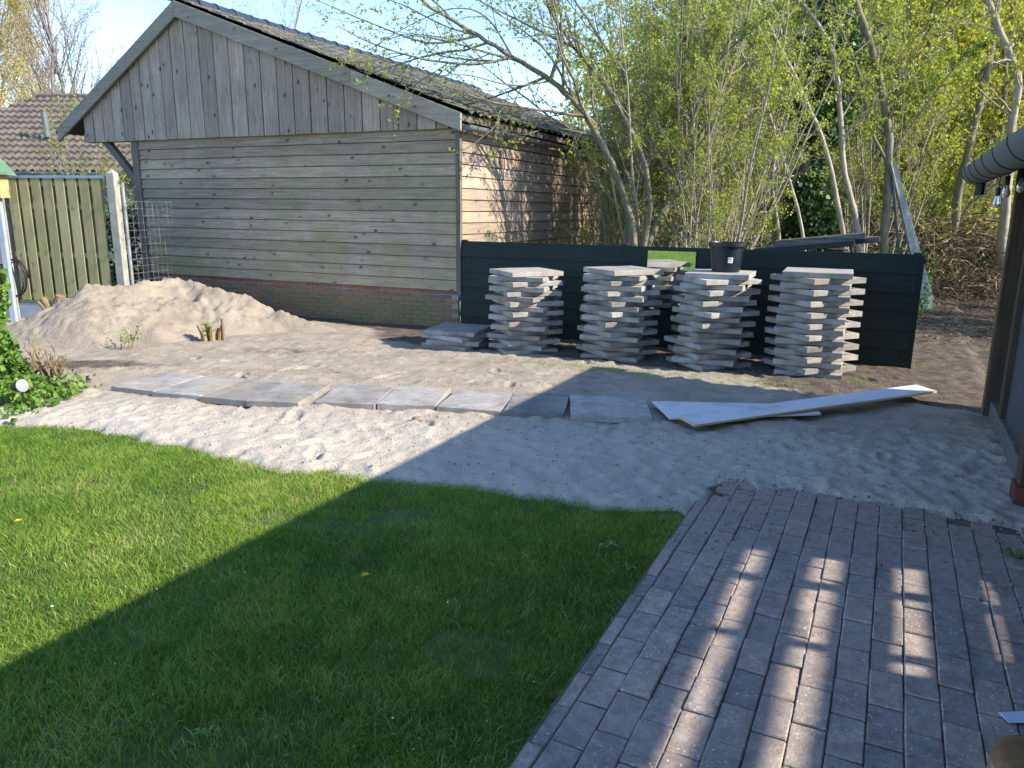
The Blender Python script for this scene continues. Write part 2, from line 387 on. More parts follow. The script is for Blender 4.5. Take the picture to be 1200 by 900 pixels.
c = s.ramp(s.noise(wv, 1.8, 5, .65), [(.25, (.075, .062, .052)), (.5, (.115, .096, .081)), (.75, (.165, .137, .113))])
c = s.mix(.4, c, s.ramp(s.noise(wv, 14, 4), [(.3, .7), (.7, 1.2)]), 'MULTIPLY')
M['house_tile'] = s.fin(c, None, s.bump(s.noise(wv, 30, 3), .3, .01))
s = NT('house_brick', .9, .2)
br = s.n('TexBrick', {'Vector': s.coord('Object', (1, 1, 1)), 'Color1': (.10, .075, .065, 1), 'Color2': (.15, .105, .09, 1), 'Mortar': (.22, .2, .18, 1), 'Scale': 1.0, 'Mortar Size': .008, 'Brick Width': .22, 'Row Height': .065})
M['house_brick'] = s.fin(br.outputs[0])

# ================================================================== GROUND
AX = rad(26.3); AV = np.array([math.sin(AX), math.cos(AX)]); PU = np.array([math.cos(AX), -math.sin(AX)])   # house axis / across it
def UVW(u, v, z=0.0): return (u*PU[0]+v*AV[0], u*PU[1]+v*AV[1], z)

me = fastmesh('ground', [(-400, -200, -.03), (400, -200, -.03), (400, 700, -.03), (-400, 700, -.03)], [(0, 1, 2, 3)])
tag(obj('ground', me, M['earth']), kind='structure')

LAWN_TOP = [(-7.5, 6.1), (-4.04, 5.80), (-3.75, 5.76), (-3.35, 5.72), (-2.87, 5.46), (-2.39, 5.22), (-1.95, 5.02), (-1.46, 4.80), (-1.1, 4.67),
            (-.7, 4.57), (-.32, 4.50), (.01, 4.40), (.31, 4.28), (.65, 4.16), (.92, 4.09), (1.05, 4.0)]
LAWN = LAWN_TOP + [(.60, 3.1), (.25, 2.41), (.035, 1.98), (-.39, 1.1), (-.74, .3), (-7.5, .3)]
bm = bmesh.new(); vv = [bm.verts.new((x, y, -.018)) for x, y in LAWN]; bm.faces.new(vv); bmesh.ops.triangulate(bm, faces=bm.faces[:])
me = bpy.data.meshes.new('lawn'); bm.to_mesh(me); bm.free()
lawn = tag(obj('lawn', me, M['lawn_soil']), kind='structure')

# sand bed : heightfield between lawn, paving and the fence, running out over the path
SAND = [(-7.5, 5.95)] + [(x, y-.16) for x, y in LAWN_TOP[1:]] + [(1.10, 4.00), (1.30, 4.20), (1.66, 4.22), (2.04, 4.10), (2.36, 3.92), (2.70, 3.68), (3.00, 3.75),
        (4.3, 6.5), (7.2, 12.0), (10, 17.5), (2, 17.5), (-.2, 10.9), (-6.5, 13.2), (-9, 13.2), (-9, 8)]
def grid(x0, x1, y0, y1, st):
    xs = np.arange(x0, x1+st/2, st); ys = np.arange(y0, y1+st/2, st); X, Y = np.meshgrid(xs, ys)
    n = len(xs); m = len(ys); i = np.arange(n*m).reshape(m, n)
    F = np.stack([i[:-1, :-1], i[:-1, 1:], i[1:, 1:], i[1:, :-1]], -1).reshape(-1, 4)
    return X, Y, F
ROWPTS = np.array([G(x, y)[:2] for x, y in ((135, 448), (230, 455), (340, 463), (450, 466), (560, 468), (640, 473), (765, 478))])
def rowdist(X, Y):
    d = np.full(X.shape, 1e9)
    for (x0, y0), (x1, y1) in zip(ROWPTS[:-1], ROWPTS[1:]):
        t = np.clip(((X-x0)*(x1-x0)+(Y-y0)*(y1-y0))/((x1-x0)**2+(y1-y0)**2), 0, 1)
        d = np.minimum(d, np.hypot(X-x0-t*(x1-x0), Y-y0-t*(y1-y0)))
    return d
_fr = np.random.RandomState(5)
FOOT = [(_fr.uniform(-3.9, 3.9), _fr.uniform(4.6, 8.2), _fr.uniform(0, 3.14), _fr.uniform(.75, 1.2)) for _ in range(64)]
def dents(X, Y):
    z = np.zeros(np.shape(X))
    for fx, fy, fa_, fs in FOOT:
        m = (np.abs(X-fx) < .35) & (np.abs(Y-fy) < .35)
        if not m.any(): continue
        dx_, dy_ = X[m]-fx, Y[m]-fy; c_, s_ = math.cos(fa_), math.sin(fa_)
        q_ = np.hypot((dx_*c_+dy_*s_)/(.13*fs), (-dx_*s_+dy_*c_)/(.055*fs))
        z[m] += -.020*(1-sstep(.6, 1.05, q_)) + .010*np.exp(-((q_-1.25)/.22)**2)
    return z
def sandz(X, Y):
    d = polydist(X, Y, SAND) + .10*fbm(X, Y, 3.0, 3, 5) + .05*fbm(X, Y, 11, 2, 9)
    ed = sstep(-.04, .15, d)
    rd = rowdist(X, Y)
    amp = .35 + .65*sstep(.2, .5, rd)
    front = 1-sstep(5.6, 6.3, Y+.12*X)              # raked loose band in front of the slab row
    z = -.035 + .06*ed
    z = z + ed*amp*(.022*fbm(X, Y, 1.3, 3, 21) + .013*fbm(X, Y, 4, 4, 31) + .009*(1+front)*fbm(X, Y, 13, 2, 41))
    lump = np.maximum(fbm(X, Y, 9, 2, 51)-.25, 0)
    z = z + ed*amp*.018*lump*sstep(.34, .5, rd)
    z = z + ed*dents(X, Y)*sstep(.36, .5, rd)
    ridge = np.exp(-((rd-.52)/.10)**2)
    z = z + ed*ridge*.035*np.clip(.4+fbm(X, Y, 4, 3, 61)*1.6, 0, 1.4)
    return z
def earthmask(X, Y):
    fence = (Y-(10.36-(X+.736)*math.tan(rad(25))))*math.cos(rad(25))     # distance in front (-) of shed/fence line
    u = X*PU[0]+Y*PU[1]; v = X*AV[0]+Y*AV[1]
    e = sstep(-1.55, -.95, fence)*sstep(-2.6, -1.0, X) + .9*sstep(-.55, -.2, fence)
    e = np.maximum(e, sstep(7.05, 7.5, v)*sstep(-1.6, -.4, u))
    e = np.maximum(e, .62*(1-sstep(4.42, 4.62, v+.12*fbm(X, Y, 2.5, 3, 301)))*sstep(-.95, -.8, u))
    e = np.maximum(e, .75*np.exp(-(((X+4.6)/1.3)**2+((Y-7.75)/.42)**2)))
    e = np.maximum(e, .5*np.exp(-(((X+2.6)/1.6)**2+((Y-8.7)/.35)**2)))
    return np.clip(e, 0, 1)
def sandmesh(name, x0, x1, y0, y1, st):
    X, Y, F = grid(x0, x1, y0, y1, st); Z = sandz(X, Y)
    keep = (polydist(X, Y, SAND) > -.25).ravel(); F = F[keep[F].all(1)]
    me = fastmesh(name, np.stack([X, Y, Z], -1).reshape(-1, 3), F); smooth(me)
    a = me.attributes.new('earth', 'FLOAT', 'POINT'); a.data.foreach_set('value', earthmask(X, Y).ravel().astype(np.float32))
    return me
tag(obj('sand_bed', sandmesh('sand_bed', -6.4, 6.2, 3.6, 9.5, .02), M['sand']), kind='structure')
tag(obj('dirt_path', sandmesh('dirt_path', -9, 10.6, 9.5, 17.6, .06), M['sand']), kind='structure')

# ------------------------------------------------------------------ lawn grass (nobody could count it)
NB = 340000
gx = rs.uniform(-6.2, 1.15, NB*2); gy = rs.uniform(1.15, 6.0, NB*2)
d = polydist(gx, gy, LAWN) + .10*fbm(gx, gy, 4, 4, 3)
bare = fbm(gx, gy, 2.4, 3, 77)
prob = sstep(-.03, .05, d)*np.where((bare > .40) & (d < .9), .22, 1)*np.clip(.78+.6*fbm(gx, gy, 1.7, 3, 79)+.35*fbm(gx, gy, 12, 2, 80), .22, 1)
vis = (np.abs(gx) < .74*gy+.25)
k = (rs.rand(NB*2) < prob) & vis
gx = gx[k][:NB]; gy = gy[k][:NB]; n = len(gx); d = d[k][:NB]
lush = fbm(gx, gy, 1.1, 3, 81)+.5*fbm(gx, gy, 9, 2, 83)
h = .012+(.019+.017*rs.rand(n)+.016*np.clip(lush, -.6, 1))*(.55+.45*sstep(0, .2, d)); h = np.maximum(h, .014)
th = rs.rand(n)*2*math.pi; lean = (.25+.95*rs.rand(n))*h; wd = (.0009+.0011*rs.rand(n))*np.where(gy > 3.6, 1.35, 1.0)
dx = np.cos(th)*lean; dy = np.sin(th)*lean; ph = rs.rand(n)*math.pi; wx = np.cos(ph)*wd; wy = np.sin(ph)*wd
z0 = np.full(n, -.019)
near = gy < 3.6; zt_ = z0+h*(.80+.2*rs.rand(n))
V5 = np.zeros((near.sum(), 5, 3), np.float32); q_ = near
V5[:, 0] = np.stack([gx-wx, gy-wy, z0], -1)[q_]; V5[:, 1] = np.stack([gx+wx, gy+wy, z0], -1)[q_]
V5[:, 2] = np.stack([gx+dx*.4+wx*.8, gy+dy*.4+wy*.8, z0+h*.62], -1)[q_]; V5[:, 3] = np.stack([gx+dx*.4-wx*.8, gy+dy*.4-wy*.8, z0+h*.62], -1)[q_]
V5[:, 4] = np.stack([gx+dx, gy+dy, zt_], -1)[q_]
V3 = np.stack([np.stack([gx-wx, gy-wy, z0], -1), np.stack([gx+wx, gy+wy, z0], -1), np.stack([gx+dx, gy+dy, zt_], -1)], 1)[~q_]
b = (np.arange(len(V5))*5)[:, None]
F = np.concatenate([b+np.array([[0, 1, 2]]), b+np.array([[0, 2, 3]]), b+np.array([[3, 2, 4]])], 1).reshape(-1, 3)
F = np.concatenate([F, len(V5)*5+np.arange(len(V3)*3).reshape(-1, 3)])
me = fastmesh('lawn_grass', np.concatenate([V5.reshape(-1, 3), V3.reshape(-1, 3)]), F)
tint = np.clip(.42+.36*fbm(gx, gy, 1.5, 3, 91)+.30*fbm(gx, gy, 8, 2, 93)+.20*rs.randn(n)*.8, 0, .9); dry = rs.rand(n) < (.05+.10*(fbm(gx, gy, 2.2, 2, 95) > .25)); tint[dry] = .9+.1*rs.rand(dry.sum())
a = me.attributes.new('tint', 'FLOAT', 'POINT'); a.data.foreach_set('value', np.concatenate([np.repeat(tint[near], 5), np.repeat(tint[~near], 3)]).astype(np.float32))
tag(obj('lawn_grass', me, M['grass']), 'short green lawn grass beside the brick paving', 'grass', kind='stuff')

me = fastmesh('rear_lawn', [(-30, -30, -.022), (-1.2, -30, -.022), (-1.2, .3, -.022), (-7.5, .3, -.022), (-7.5, 6.0, -.022), (-30, 8, -.022)], np.array([[0, 1, 2, 3], [0, 3, 4, 5]]))
tag(obj('rear_lawn', me, M['lawn_soil']), kind='structure')
def tufts(name, label, pts, hmin, hmax, mat='grass', tint0=.4, tint1=.95, cat='grass'):
    V = []; F = []; T = []
    for (x, y, z) in pts:
        b = len(V); t = random.uniform(0, 6.28); hh = random.uniform(hmin, hmax); l = random.uniform(.2, 1.0)*hh; wv_ = .0022 if hmax < .05 else .006; p = random.uniform(0, 3.14)
        V += [(x-wv_*math.cos(p), y-wv_*math.sin(p), z), (x+wv_*math.cos(p), y+wv_*math.sin(p), z), (x+l*math.cos(t), y+l*math.sin(t), z+hh)]
        F.append((b, b+1, b+2)); T += [random.uniform(tint0, tint1)]*3
    me = fastmesh(name, V, F); a = me.attributes.new('tint', 'FLOAT', 'POINT'); a.data.foreach_set('value', np.array(T, np.float32))
    return tag(obj(name, me, M[mat]), label, cat, kind='stuff')
pts = []
for cx, cy, sx, sy, nn in ((.95, 7.75, .55, .10, 900), (1.9, 7.38, .5, .08, 350), (2.55, 7.0, .35, .10, 250), (.2, 8.1, .4, .08, 250), (4.4, 8.3, .4, .25, 260), (3.4, 7.25, .3, .1, 160), (5.2, 9.6, .5, .5, 200)):
    for _ in range(nn):
        x = random.gauss(cx, sx*.6); y = random.gauss(cy, sy) - .42*(x-cx)
        pts.append((x, y, float(sandz(np.array([x]), np.array([y]))[0])-.004))
tufts('sparse_grass', 'sparse short grass on the soil in front of the slab stacks', pts, .012, .04)

pts = [(x_, y_, -.025) for x_, y_ in zip(rs.uniform(-14, -1.5, 42000), rs.uniform(-12, 5.5, 42000)) if not (y_ > .9 and abs(x_) < .75*y_+.2) and not (y_ > .3 and x_ > -1)]
tufts('rear_grass', 'grass of the garden lawn beyond the ivy bush', pts, .06, .12, tint0=.25, tint1=.85)
# ------------------------------------------------------------------ brick paving
pav_me = fastmesh('brick_paving', [UVW(-.88, -.6, .0), UVW(.9, -.6, .0), UVW(.9, 4.9, .0), UVW(-.88, 4.9, .0)], [(0, 1, 2, 3)])
pav = tag(obj('brick_paving', pav_me, M['hedge_soil']), kind='structure')
BL, BW, BP = .2145, .1085, .1115
pv = []
for _ in range(7):
    m = MB().box(-BW/2, BW/2, -BL/2, BL/2, -.055, .0); me = m.mesh('paving_brick', .004, .0012); setmat(me, M['paver']); pv.append(me)
nrow = 0
for i in range(-7, 8):
    u = .03 + i*BP
    for j in range(0, 19):
        v = 1.05 + j*.2215 + (.11 if i % 2 else 0)
        if v > 4.66 - .15*max(0, u): continue
        x, y, _ = UVW(u, v)
        if abs(x) > .72*y+.25: continue
        o = obj('paving_brick', random.choice(pv), None, pav, (x, y, .016+random.uniform(-.005, .005)+ .004*math.sin(u*5+v*2)), (random.uniform(-.018, .018), random.uniform(-.022, .022), -AX+random.uniform(-.012, .012)+(math.pi if random.random() < .5 else 0)))
        nrow += 1
# narrow edging bricks set on end between paving and lawn
em = MB().box(-.026, .026, -.105, .105, -.08, 0).mesh('edging_brick', .004, .0012); setmat(em, M['paver'])
for j in range(16):
    v = 1.15+j*.2145
    if v > 4.35: break
    x, y, _ = UVW(-.843+random.uniform(-.004, .004), v)
    obj('edging_brick', em, None, pav, (x, y, .006+random.uniform(-.006, .004)), (0, random.uniform(-.05, .05), -AX))

# ================================================================== SHED  (local x along the front to the right, y into the depth)
O = G(538, 388); shed = empty('timber_shed', (O[0], O[1], 0), -rad(25))
tag(shed, 'weathered timber shed with gable roof, brick base and dark roof tiles', 'shed')
SL = 9.4
AP = (-4.68, 4.60); RE = (.14, 2.83); LE = (-7.60, 2.90)      # roof line: apex, right end, left end
def rz(x): return AP[1]+(RE[1]-AP[1])*(x-AP[0])/(RE[0]-AP[0]) if x > AP[0] else AP[1]+(LE[1]-AP[1])*(x-AP[0])/(LE[0]-AP[0])
MB().box(-5.86, -.012, .03, SL, .50, 2.66).build('core_wall', M['post_wood'], shed)
MB().box(-5.88, -.006, -.004, .10, -.2, .55).box(-.10, -.006, .10, SL, -.2, .55).build('plinth_mortar', M['mortar'], shed)
# bricks of the plinth, each its own piece
bmesh_v = []
for _ in range(4):
    me = MB().box(-.104, .104, 0, .05, -.0255, .0255).mesh('brick', .004, .001); setmat(me, M['brick']); bmesh_v.append(me)
for r_ in range(9):
    z = .522-r_*.062
    for c_ in range(27):
        x = -.113-c_*.2165-(.108 if r_ % 2 else 0)
        if x < -5.8: continue
        obj('brick', random.choice(bmesh_v), None, shed, (x, -.0125+random.uniform(-.0015, .0015), z))
# clapboards
def clap(x0, x1, z, h, side, last=False):
    m = MB(); n = 10; t0, t1 = .010, .028
    xs = [x0+(x1-x0)*i/n for i in range(n+1)]
    for i in range(n):
        a, b_ = xs[i], xs[i+1]; w0 = random.uniform(-.002, .002) if i else 0
        m.hexa([(a, -t1, z), (b_, -t1, z), (b_, .01, z), (a, .01, z), (a, -t0, z+h), (b_, -t0, z+h), (b_, .01, z+h), (a, .01, z+h)])
    return m
EX = .1515
def wall_board(x0, x1, z, h):
    n = 12; V = []
    wob = [random.uniform(-.0022, .0022) for _ in range(n+1)]
    for i in range(n+1):
        x = x0+(x1-x0)*i/n
        zg = min(z+EX-.013, z+h-.004)
        V += [(x, -.050+wob[i], z+wob[i]), (x, .028, z+wob[i]), (x, .028, z+h), (x, -.004, z+h), (x, -.004, zg), (x, -.032+wob[i]*.5, zg)]
    F = [tuple(range(6)), tuple(reversed([n*6+k for k in range(6)]))]
    for i in range(n):
        for k in range(6):
            a = i*6+k; b_ = i*6+(k+1) % 6; F.append((a, a+6, b_+6, b_))
    me = bpy.data.meshes.new('wall_board'); me.from_pydata(V, [], F); me.update(); return me
for i in range(14):
    z = .552+i*EX
    obj('wall_board', wall_board(-5.86+random.uniform(-.006, .004), .012+random.uniform(-.004, .004), z, min(EX+.014, 2.675-z)), M['shed_wood_h'], shed)
def yboard(me):
    for v in me.vertices: v.co = (-v.co.y+0.0, v.co.x, v.co.z)
    me.flip_normals(); me.update(); return me
for i in range(14):
    z = .552+i*EX
    me = wall_board(.002, SL-.02, z, min(EX+.014, 2.62-z)); o = obj('wall_board', yboard(me), M['shed_wood_y'], shed); o.location.x = -.006
MB().box(-.10, -.010, .03, SL-.02, 2.60, 2.79).build('eave_board', M['post_wood'], shed)
MB().box(-.004, .060, -.060, .000, .50, 2.66).build('corner_trim', M['post_wood'], shed)
# gable boards
xb = -7.02; k = 0; GY = -.10
while xb < -.12:
    wb = .29 if xb > -5.0 else .235
    x1 = min(xb+wb, -.08); proud = random.uniform(.0, .007)
    za, zb = rz(xb+.01)-.10, rz(x1-.01)-.10; zm = None
    z0 = 2.655+random.uniform(-.002, .002)
    y0 = GY-proud; y1 = GY+.025
    top = lambda x: rz(x)-.06
    m = MB()
    if xb < AP[0] < x1:
        m.hexa([(xb+.009, y0, z0), (AP[0], y0, z0), (AP[0], y1, z0), (xb+.009, y1, z0), (xb+.009, y0, top(xb)), (AP[0], y0, top(AP[0])), (AP[0], y1, top(AP[0])), (xb+.009, y1, top(xb))])
        m.hexa([(AP[0], y0, z0), (x1-.009, y0, z0), (x1-.009, y1, z0), (AP[0], y1, z0), (AP[0], y0, top(AP[0])), (x1-.009, y0, top(x1)), (x1-.009, y1, top(x1)), (AP[0], y1, top(AP[0]))])
    else:
        m.hexa([(xb+.009, y0, z0), (x1-.009, y0, z0), (x1-.009, y1, z0), (xb+.009, y1, z0), (xb+.009, y0, top(xb)), (x1-.009, y0, top(x1)), (x1-.009, y1, top(x1)), (xb+.009, y1, top(xb))])
    if top(x1) > z0+.03 and top(xb) > z0+.02: m.build('gable_board', M['gable_wood'], shed)
    xb = x1; k += 1
MB().hexa([(-7.0, -.07, 2.68), (-.1, -.07, 2.68), (-.1, .028, 2.68), (-7.0, .028, 2.68), (-6.9, -.07, rz(-6.9)-.2), (-.6, -.07, 2.86), (-.6, .028, 2.86), (-6.9, .028, rz(-6.9)-.2)]).build('gable_backing', M['post_wood'], shed)
# barge boards
def barge(xa, xc, split=None):
    za, zc = rz(xa), rz(xc); hh = .225
    m = MB(); y0, y1 = -.185, -.145
    m.hexa([(xa, y0, za-hh), (xc, y0, zc-hh), (xc, y1, zc-hh), (xa, y1, za-hh), (xa, y0, za), (xc, y0, zc), (xc, y1, zc), (xa, y1, za)])
    return m
ez = .0
for xa, xc in ((AP[0]+.002, -1.55), (-1.548, RE[0])):
    barge(xa, xc).build('barge_board', M['barge_wood'], shed, .004)
barge(LE[0], AP[0]-.002).build('barge_board', M['barge_wood'], shed, .004)
# roof decks
def deck(xa, xc, t0, t1, y0=-.14, y1=SL+.2):
    za, zc = rz(xa), rz(xc)
    return MB().hexa([(xa, y0, za-t0), (xc, y0, zc-t0), (xc, y1, zc-t0), (xa, y1, za-t0), (xa, y0, za-t1), (xc, y0, zc-t1), (xc, y1, zc-t1), (xa, y1, za-t1)])
deck(AP[0], RE[0]-.02, .10, .012).build('roof_deck', M['post_wood'], shed)
deck(LE[0]+.02, AP[0], .10, .012).build('roof_deck', M['post_wood'], shed)
# tiles on both slopes
def tile_mesh(L, W, amp=.028):
    n = 8; V = []; F = []
    for i in range(n+1):
        t = i/n; zz = amp*(math.sin(t*2*math.pi)*.75+.25*math.sin(t*4*math.pi+.6))
        y = t*W*1.04
        V += [(0, y, zz+.034), (L*1.06, y, zz+.052), (L*1.06, y, zz+.030)]
    for i in range(n):
        a = i*3; F += [(a, a+1, a+4, a+3), (a+1, a+2, a+5, a+4)]
    me = bpy.data.meshes.new('roof_tile'); me.from_pydata(V, [], F); me.update(); smooth(me); setmat(me, M['shed_tile']); return me
def lay(xa, za, xc, zc, sgn):
    Ls = math.hypot(xc-xa, zc-za); ang = math.atan2(zc-za, xc-xa); nr = int(round(Ls/.335)); L = Ls/nr; W = .25
    me = tile_mesh(L, W)
    nc = int((SL+.3)/W); rest = MB()
    ca, sa = math.cos(ang), math.sin(ang); base = [tuple(v.co) for v in me.vertices]; fs = [tuple(p.vertices) for p in me.polygons]
    for r_ in range(nr):
        for c_ in range(nc):
            px0, pz0 = xa+ca*L*r_, za+sa*L*r_; y = -.17+c_*W; dz = random.uniform(-.004, .004)
            if sgn > 0 and c_ < 19:
                obj('roof_tile', me, None, shed, (px0, y, pz0+dz), (0, -ang, 0))
            else:
                if sgn > 0: rest.add([(px0+ca*x-sa*z, y+yy, pz0+dz+sa*x+ca*z) for x, yy, z in base], fs)
                else: rest.add([(px0+ca*x+sa*z, y+yy, pz0+dz+sa*x-ca*z*-1) for x, yy, z in base], fs)
    tag(rest.build('roof_tiles', M['shed_tile'], shed, sm=True), kind='stuff')
lay(AP[0], AP[1], RE[0]+.02, RE[1]+.0, 1)
lay(AP[0], AP[1], LE[0]-.02, LE[1]+.0, -1)
rt = MB()
prof = [(math.cos(t)*.125, math.sin(t)*.10) for t in [math.pi*i/8 for i in range(9)]]
V = []; F = []
for yy, sc_ in ((0, 1.10), (.04, 1.10), (.045, 1.0), (.40, .95)):
    V += [(x*sc_, yy, z*sc_) for x, z in prof]
for i in range(3):
    for j in range(8): a = i*9+j; F.append((a, a+1, a+10, a+9))
F.append(tuple(range(8, -1, -1)))
me = bpy.data.meshes.new('ridge_tile'); me.from_pydata(V, [], F); me.update(); setmat(me, M['ridge_clay'])
yy = -.16
while yy < SL: obj('ridge_tile', me, None, shed, (AP[0], yy, AP[1]+.02+random.uniform(-.006, .006)), (0, 0, random.uniform(-.02, .02))); yy += .37
# eaves gutter of the shed, half round
def gutter(name, mat, parent, a, b_, r, thick=.004, n=9, rings=0):
    a = Vector(a); b_ = Vector(b_); d = (b_-a).normalized(); x = d.cross(Vector((0, 0, 1))).normalized()
    m = MB(); V = []; F = []
    ts = [math.pi*(1+i/n) for i in range(n+1)]
    for p in (a, b_):
        for rr in (r, r-thick):
            V += [tuple(p + x*(math.cos(t)*rr) + Vector((0, 0, math.sin(t)*rr))) for t in ts]
    k = n+1
    for i in range(n):
        F += [(i, i+1, 2*k+i+1, 2*k+i), (k+i+1, k+i, 3*k+i, 3*k+i+1)]
    F += [(0, 2*k, 3*k, k), (n, k+n, 3*k+n, 2*k+n)]
    for e in (0, 2*k): F.append(tuple(e+i for i in range(k)))       # end caps
    m.add(V, F); g = m.build(name, mat, parent)
    bead = MB().tube([a - x*r + Vector((0, 0, .003)), b_ - x*r + Vector((0, 0, .003))], .009, 8)
    bead.build('gutter_bead', mat, g); return g, d, x
gutter('gutter', M['zinc'], shed, (.19, -.12, 2.685), (.19, SL+.1, 2.65), .062)
# carport post and brace on the left
MB().box(-6.02, -5.875, -.06, .085, 0, 2.66).build('corner_post', M['post_wood'], shed, .004)
MB().beam((-6.68, .01, 2.70), (-6.0, .01, 2.02), .09, .11).build('brace', M['post_wood'], shed)
MB().box(-7.1, -5.9, -.065, .09, 2.66, 2.80).build('top_beam', M['post_wood'], shed)
MB().box(-6.0, -5.87, 3.0, 3.13, 0, 2.9).build('corner_post', M['post_wood'], shed)

# ================================================================== GREEN BOARD FENCE along the shed line
gf = empty('green_fence', (O[0], O[1], 0), -rad(25))
tag(gf, 'low dark green fence of overlapping horizontal boards next to the shed', 'fence')
FL = 5.52; FH = 1.205; nb = 6; bh = FH/nb
def gboard(x0, x1, z, h):
    n = 10; V = []
    for i in range(n+1):
        x = x0+(x1-x0)*i/n; w_ = random.uniform(-.0015, .0015)
        V += [(x, -.055+w_, z), (x, -.02, z), (x, -.02, z+h), (x, -.034+w_, z+h)]
    F = [(0, 1, 2, 3), tuple(reversed([n*4+k for k in range(4)]))]
    for i in range(n):
        for k in range(4):
            a = i*4+k; b_ = i*4+(k+1) % 4; F.append((a, a+4, b_+4, b_))
    me = bpy.data.meshes.new('fence_board'); me.from_pydata(V, [], F); me.update(); return me
for i in range(nb):
    z = .02+i*bh
    for x0, x1 in ((.045, 2.30), (2.303, FL)):
        b_ = obj('fence_board', gboard(x0, x1, z, bh+.012 if i < nb-1 else bh), M['green_paint'], gf)
        if x1 == FL:
            m = MB()
            for zz in (.05, .12):
                m.lathe([(.0001, -.003), (.006, -.002), (.006, .002)], 8)
                m.v[-24:] = [(FL-.06+px_, -.0535-pz_, z+zz+py_) for px_, py_, pz_ in m.v[-24:]]
            m.build('screw_head', M['zinc'], b_)
for x in (.09, 1.2, 2.3, 3.4, 4.45, FL-.05):
    MB().box(x-.035, x+.035, -.018, .05, -.1, FH+.035).build('fence_post', M['green_paint'], gf)
MB().box(FL-.002, FL+.022, -.058, .03, .0, FH+.01).build('end_trim', M['green_paint'], gf)
# mirror hung on the fence
mr = empty('garden_mirror', tuple(gf.matrix_basis @ Vector((2.905, -.075, .48))), -rad(25))
tag(mr, 'frameless mirror panel hanging on the dark green fence between slab stacks', 'mirror')
MB().box(-.285, .285, .0, .006, .0, .70).build('backing', M['dark_roofing'], mr)
MB().box(-.285, .285, -.007, -.001, .0, .70).build('mirror_pane', M['mirror'], mr)

# ================================================================== CONCRETE SLABS
TS, TT = .65, .0545
def slab_mesh(wx, wy, t):
    m = MB().box(-wx/2, wx/2, -wy/2, wy/2, 0, t); me = m.mesh('concrete_slab')
    bm = bmesh.new(); bm.from_mesh(me)
    bmesh.ops.subdivide_edges(bm, edges=[e for e in bm.edges if abs(e.verts[0].co.z-e.verts[1].co.z) < 1e-5], cuts=3, use_grid_fill=True)
    bmesh.ops.bevel(bm, geom=[e for e in bm.edges if len(e.link_faces) == 2 and e.calc_face_angle(0) > .5], offset=.004, segments=1, affect='EDGES')
    for v in bm.verts:
        on = abs(v.co.x) > wx/2-.01 or abs(v.co.y) > wy/2-.01
        if on: v.co.x += random.uniform(-.0025, .0025); v.co.y += random.uniform(-.0025, .0025)
        if v.co.z > t*.5 and on: v.co.z -= abs(random.gauss(0, .0016))
    for c in random.sample([v for v in bm.verts if abs(v.co.x) > wx/2-.012 and abs(v.co.y) > wy/2-.012 and v.co.z > t*.5], 2):
        c.co.x *= .985; c.co.y *= .985; c.co.z -= .006
    bm.to_mesh(me); bm.free(); setmat(me, M['slab']); return me
slabs = [slab_mesh(TS, TS, TT) for _ in range(7)]
ordn = ['', 'second', 'third', 'fourth', 'fifth', 'sixth', 'seventh', 'eighth', 'ninth', 'tenth', 'eleventh', 'twelfth', 'thirteenth', 'fourteenth', 'fifteenth', 'sixteenth', 'seventeenth', 'eighteenth', 'nineteenth']
def stack(cx, cy, n, where, grp, base=-25, odd=45, first=0, jit=4, driftx=0, drifty=0, z0=None, off=.013):
    z = z0
    for i in range(n):
        tp = n-1-i
        ang = base + (odd if ((tp+first) % 2) else 0) + random.uniform(-jit, jit)
        f = i/max(1, n-1)
        if tp == 0: lab = 'grey concrete slab lying on top of %s' % where
        elif i == 0: lab = 'grey concrete slab at the very bottom of %s' % where
        else: lab = 'grey concrete slab, %s from the top of %s' % (ordn[tp], where)
        o = obj('concrete_slab', random.choice(slabs), None, None, (cx+driftx*f+random.uniform(-off, off), cy+drifty*f+random.uniform(-off, off), z),
                (0, 0, rad(ang)))
        tag(o, lab, 'slab', grp, 'thing'); z += TT+.0012
    return z
SZ = .012
z1 = stack(.13, 8.93, 17, 'the stack beside the low pile', 'slabs stacked in front of the green fence', first=1, jit=9, driftx=.03, z0=SZ, off=.028)
z2 = stack(1.18, 8.58, 18, 'the stack that the mirror reflects', 'slabs stacked in front of the green fence', first=1, jit=7, driftx=.05, base=-22, z0=SZ, off=.024)
z3 = stack(2.12, 8.18, 18, 'the stack carrying the black bucket', 'slabs stacked in front of the green fence', jit=8, driftx=.10, drifty=.02, z0=SZ, off=.026)
z4 = stack(3.10, 7.80, 19, 'the stack nearest the fence end', 'slabs stacked in front of the green fence', jit=2, z0=SZ)
z0_ = stack(-.66, 9.16, 4, 'the low pile beside the brick shed base', 'slabs in the low pile', base=-17, odd=-22, jit=7, first=0, z0=SZ)
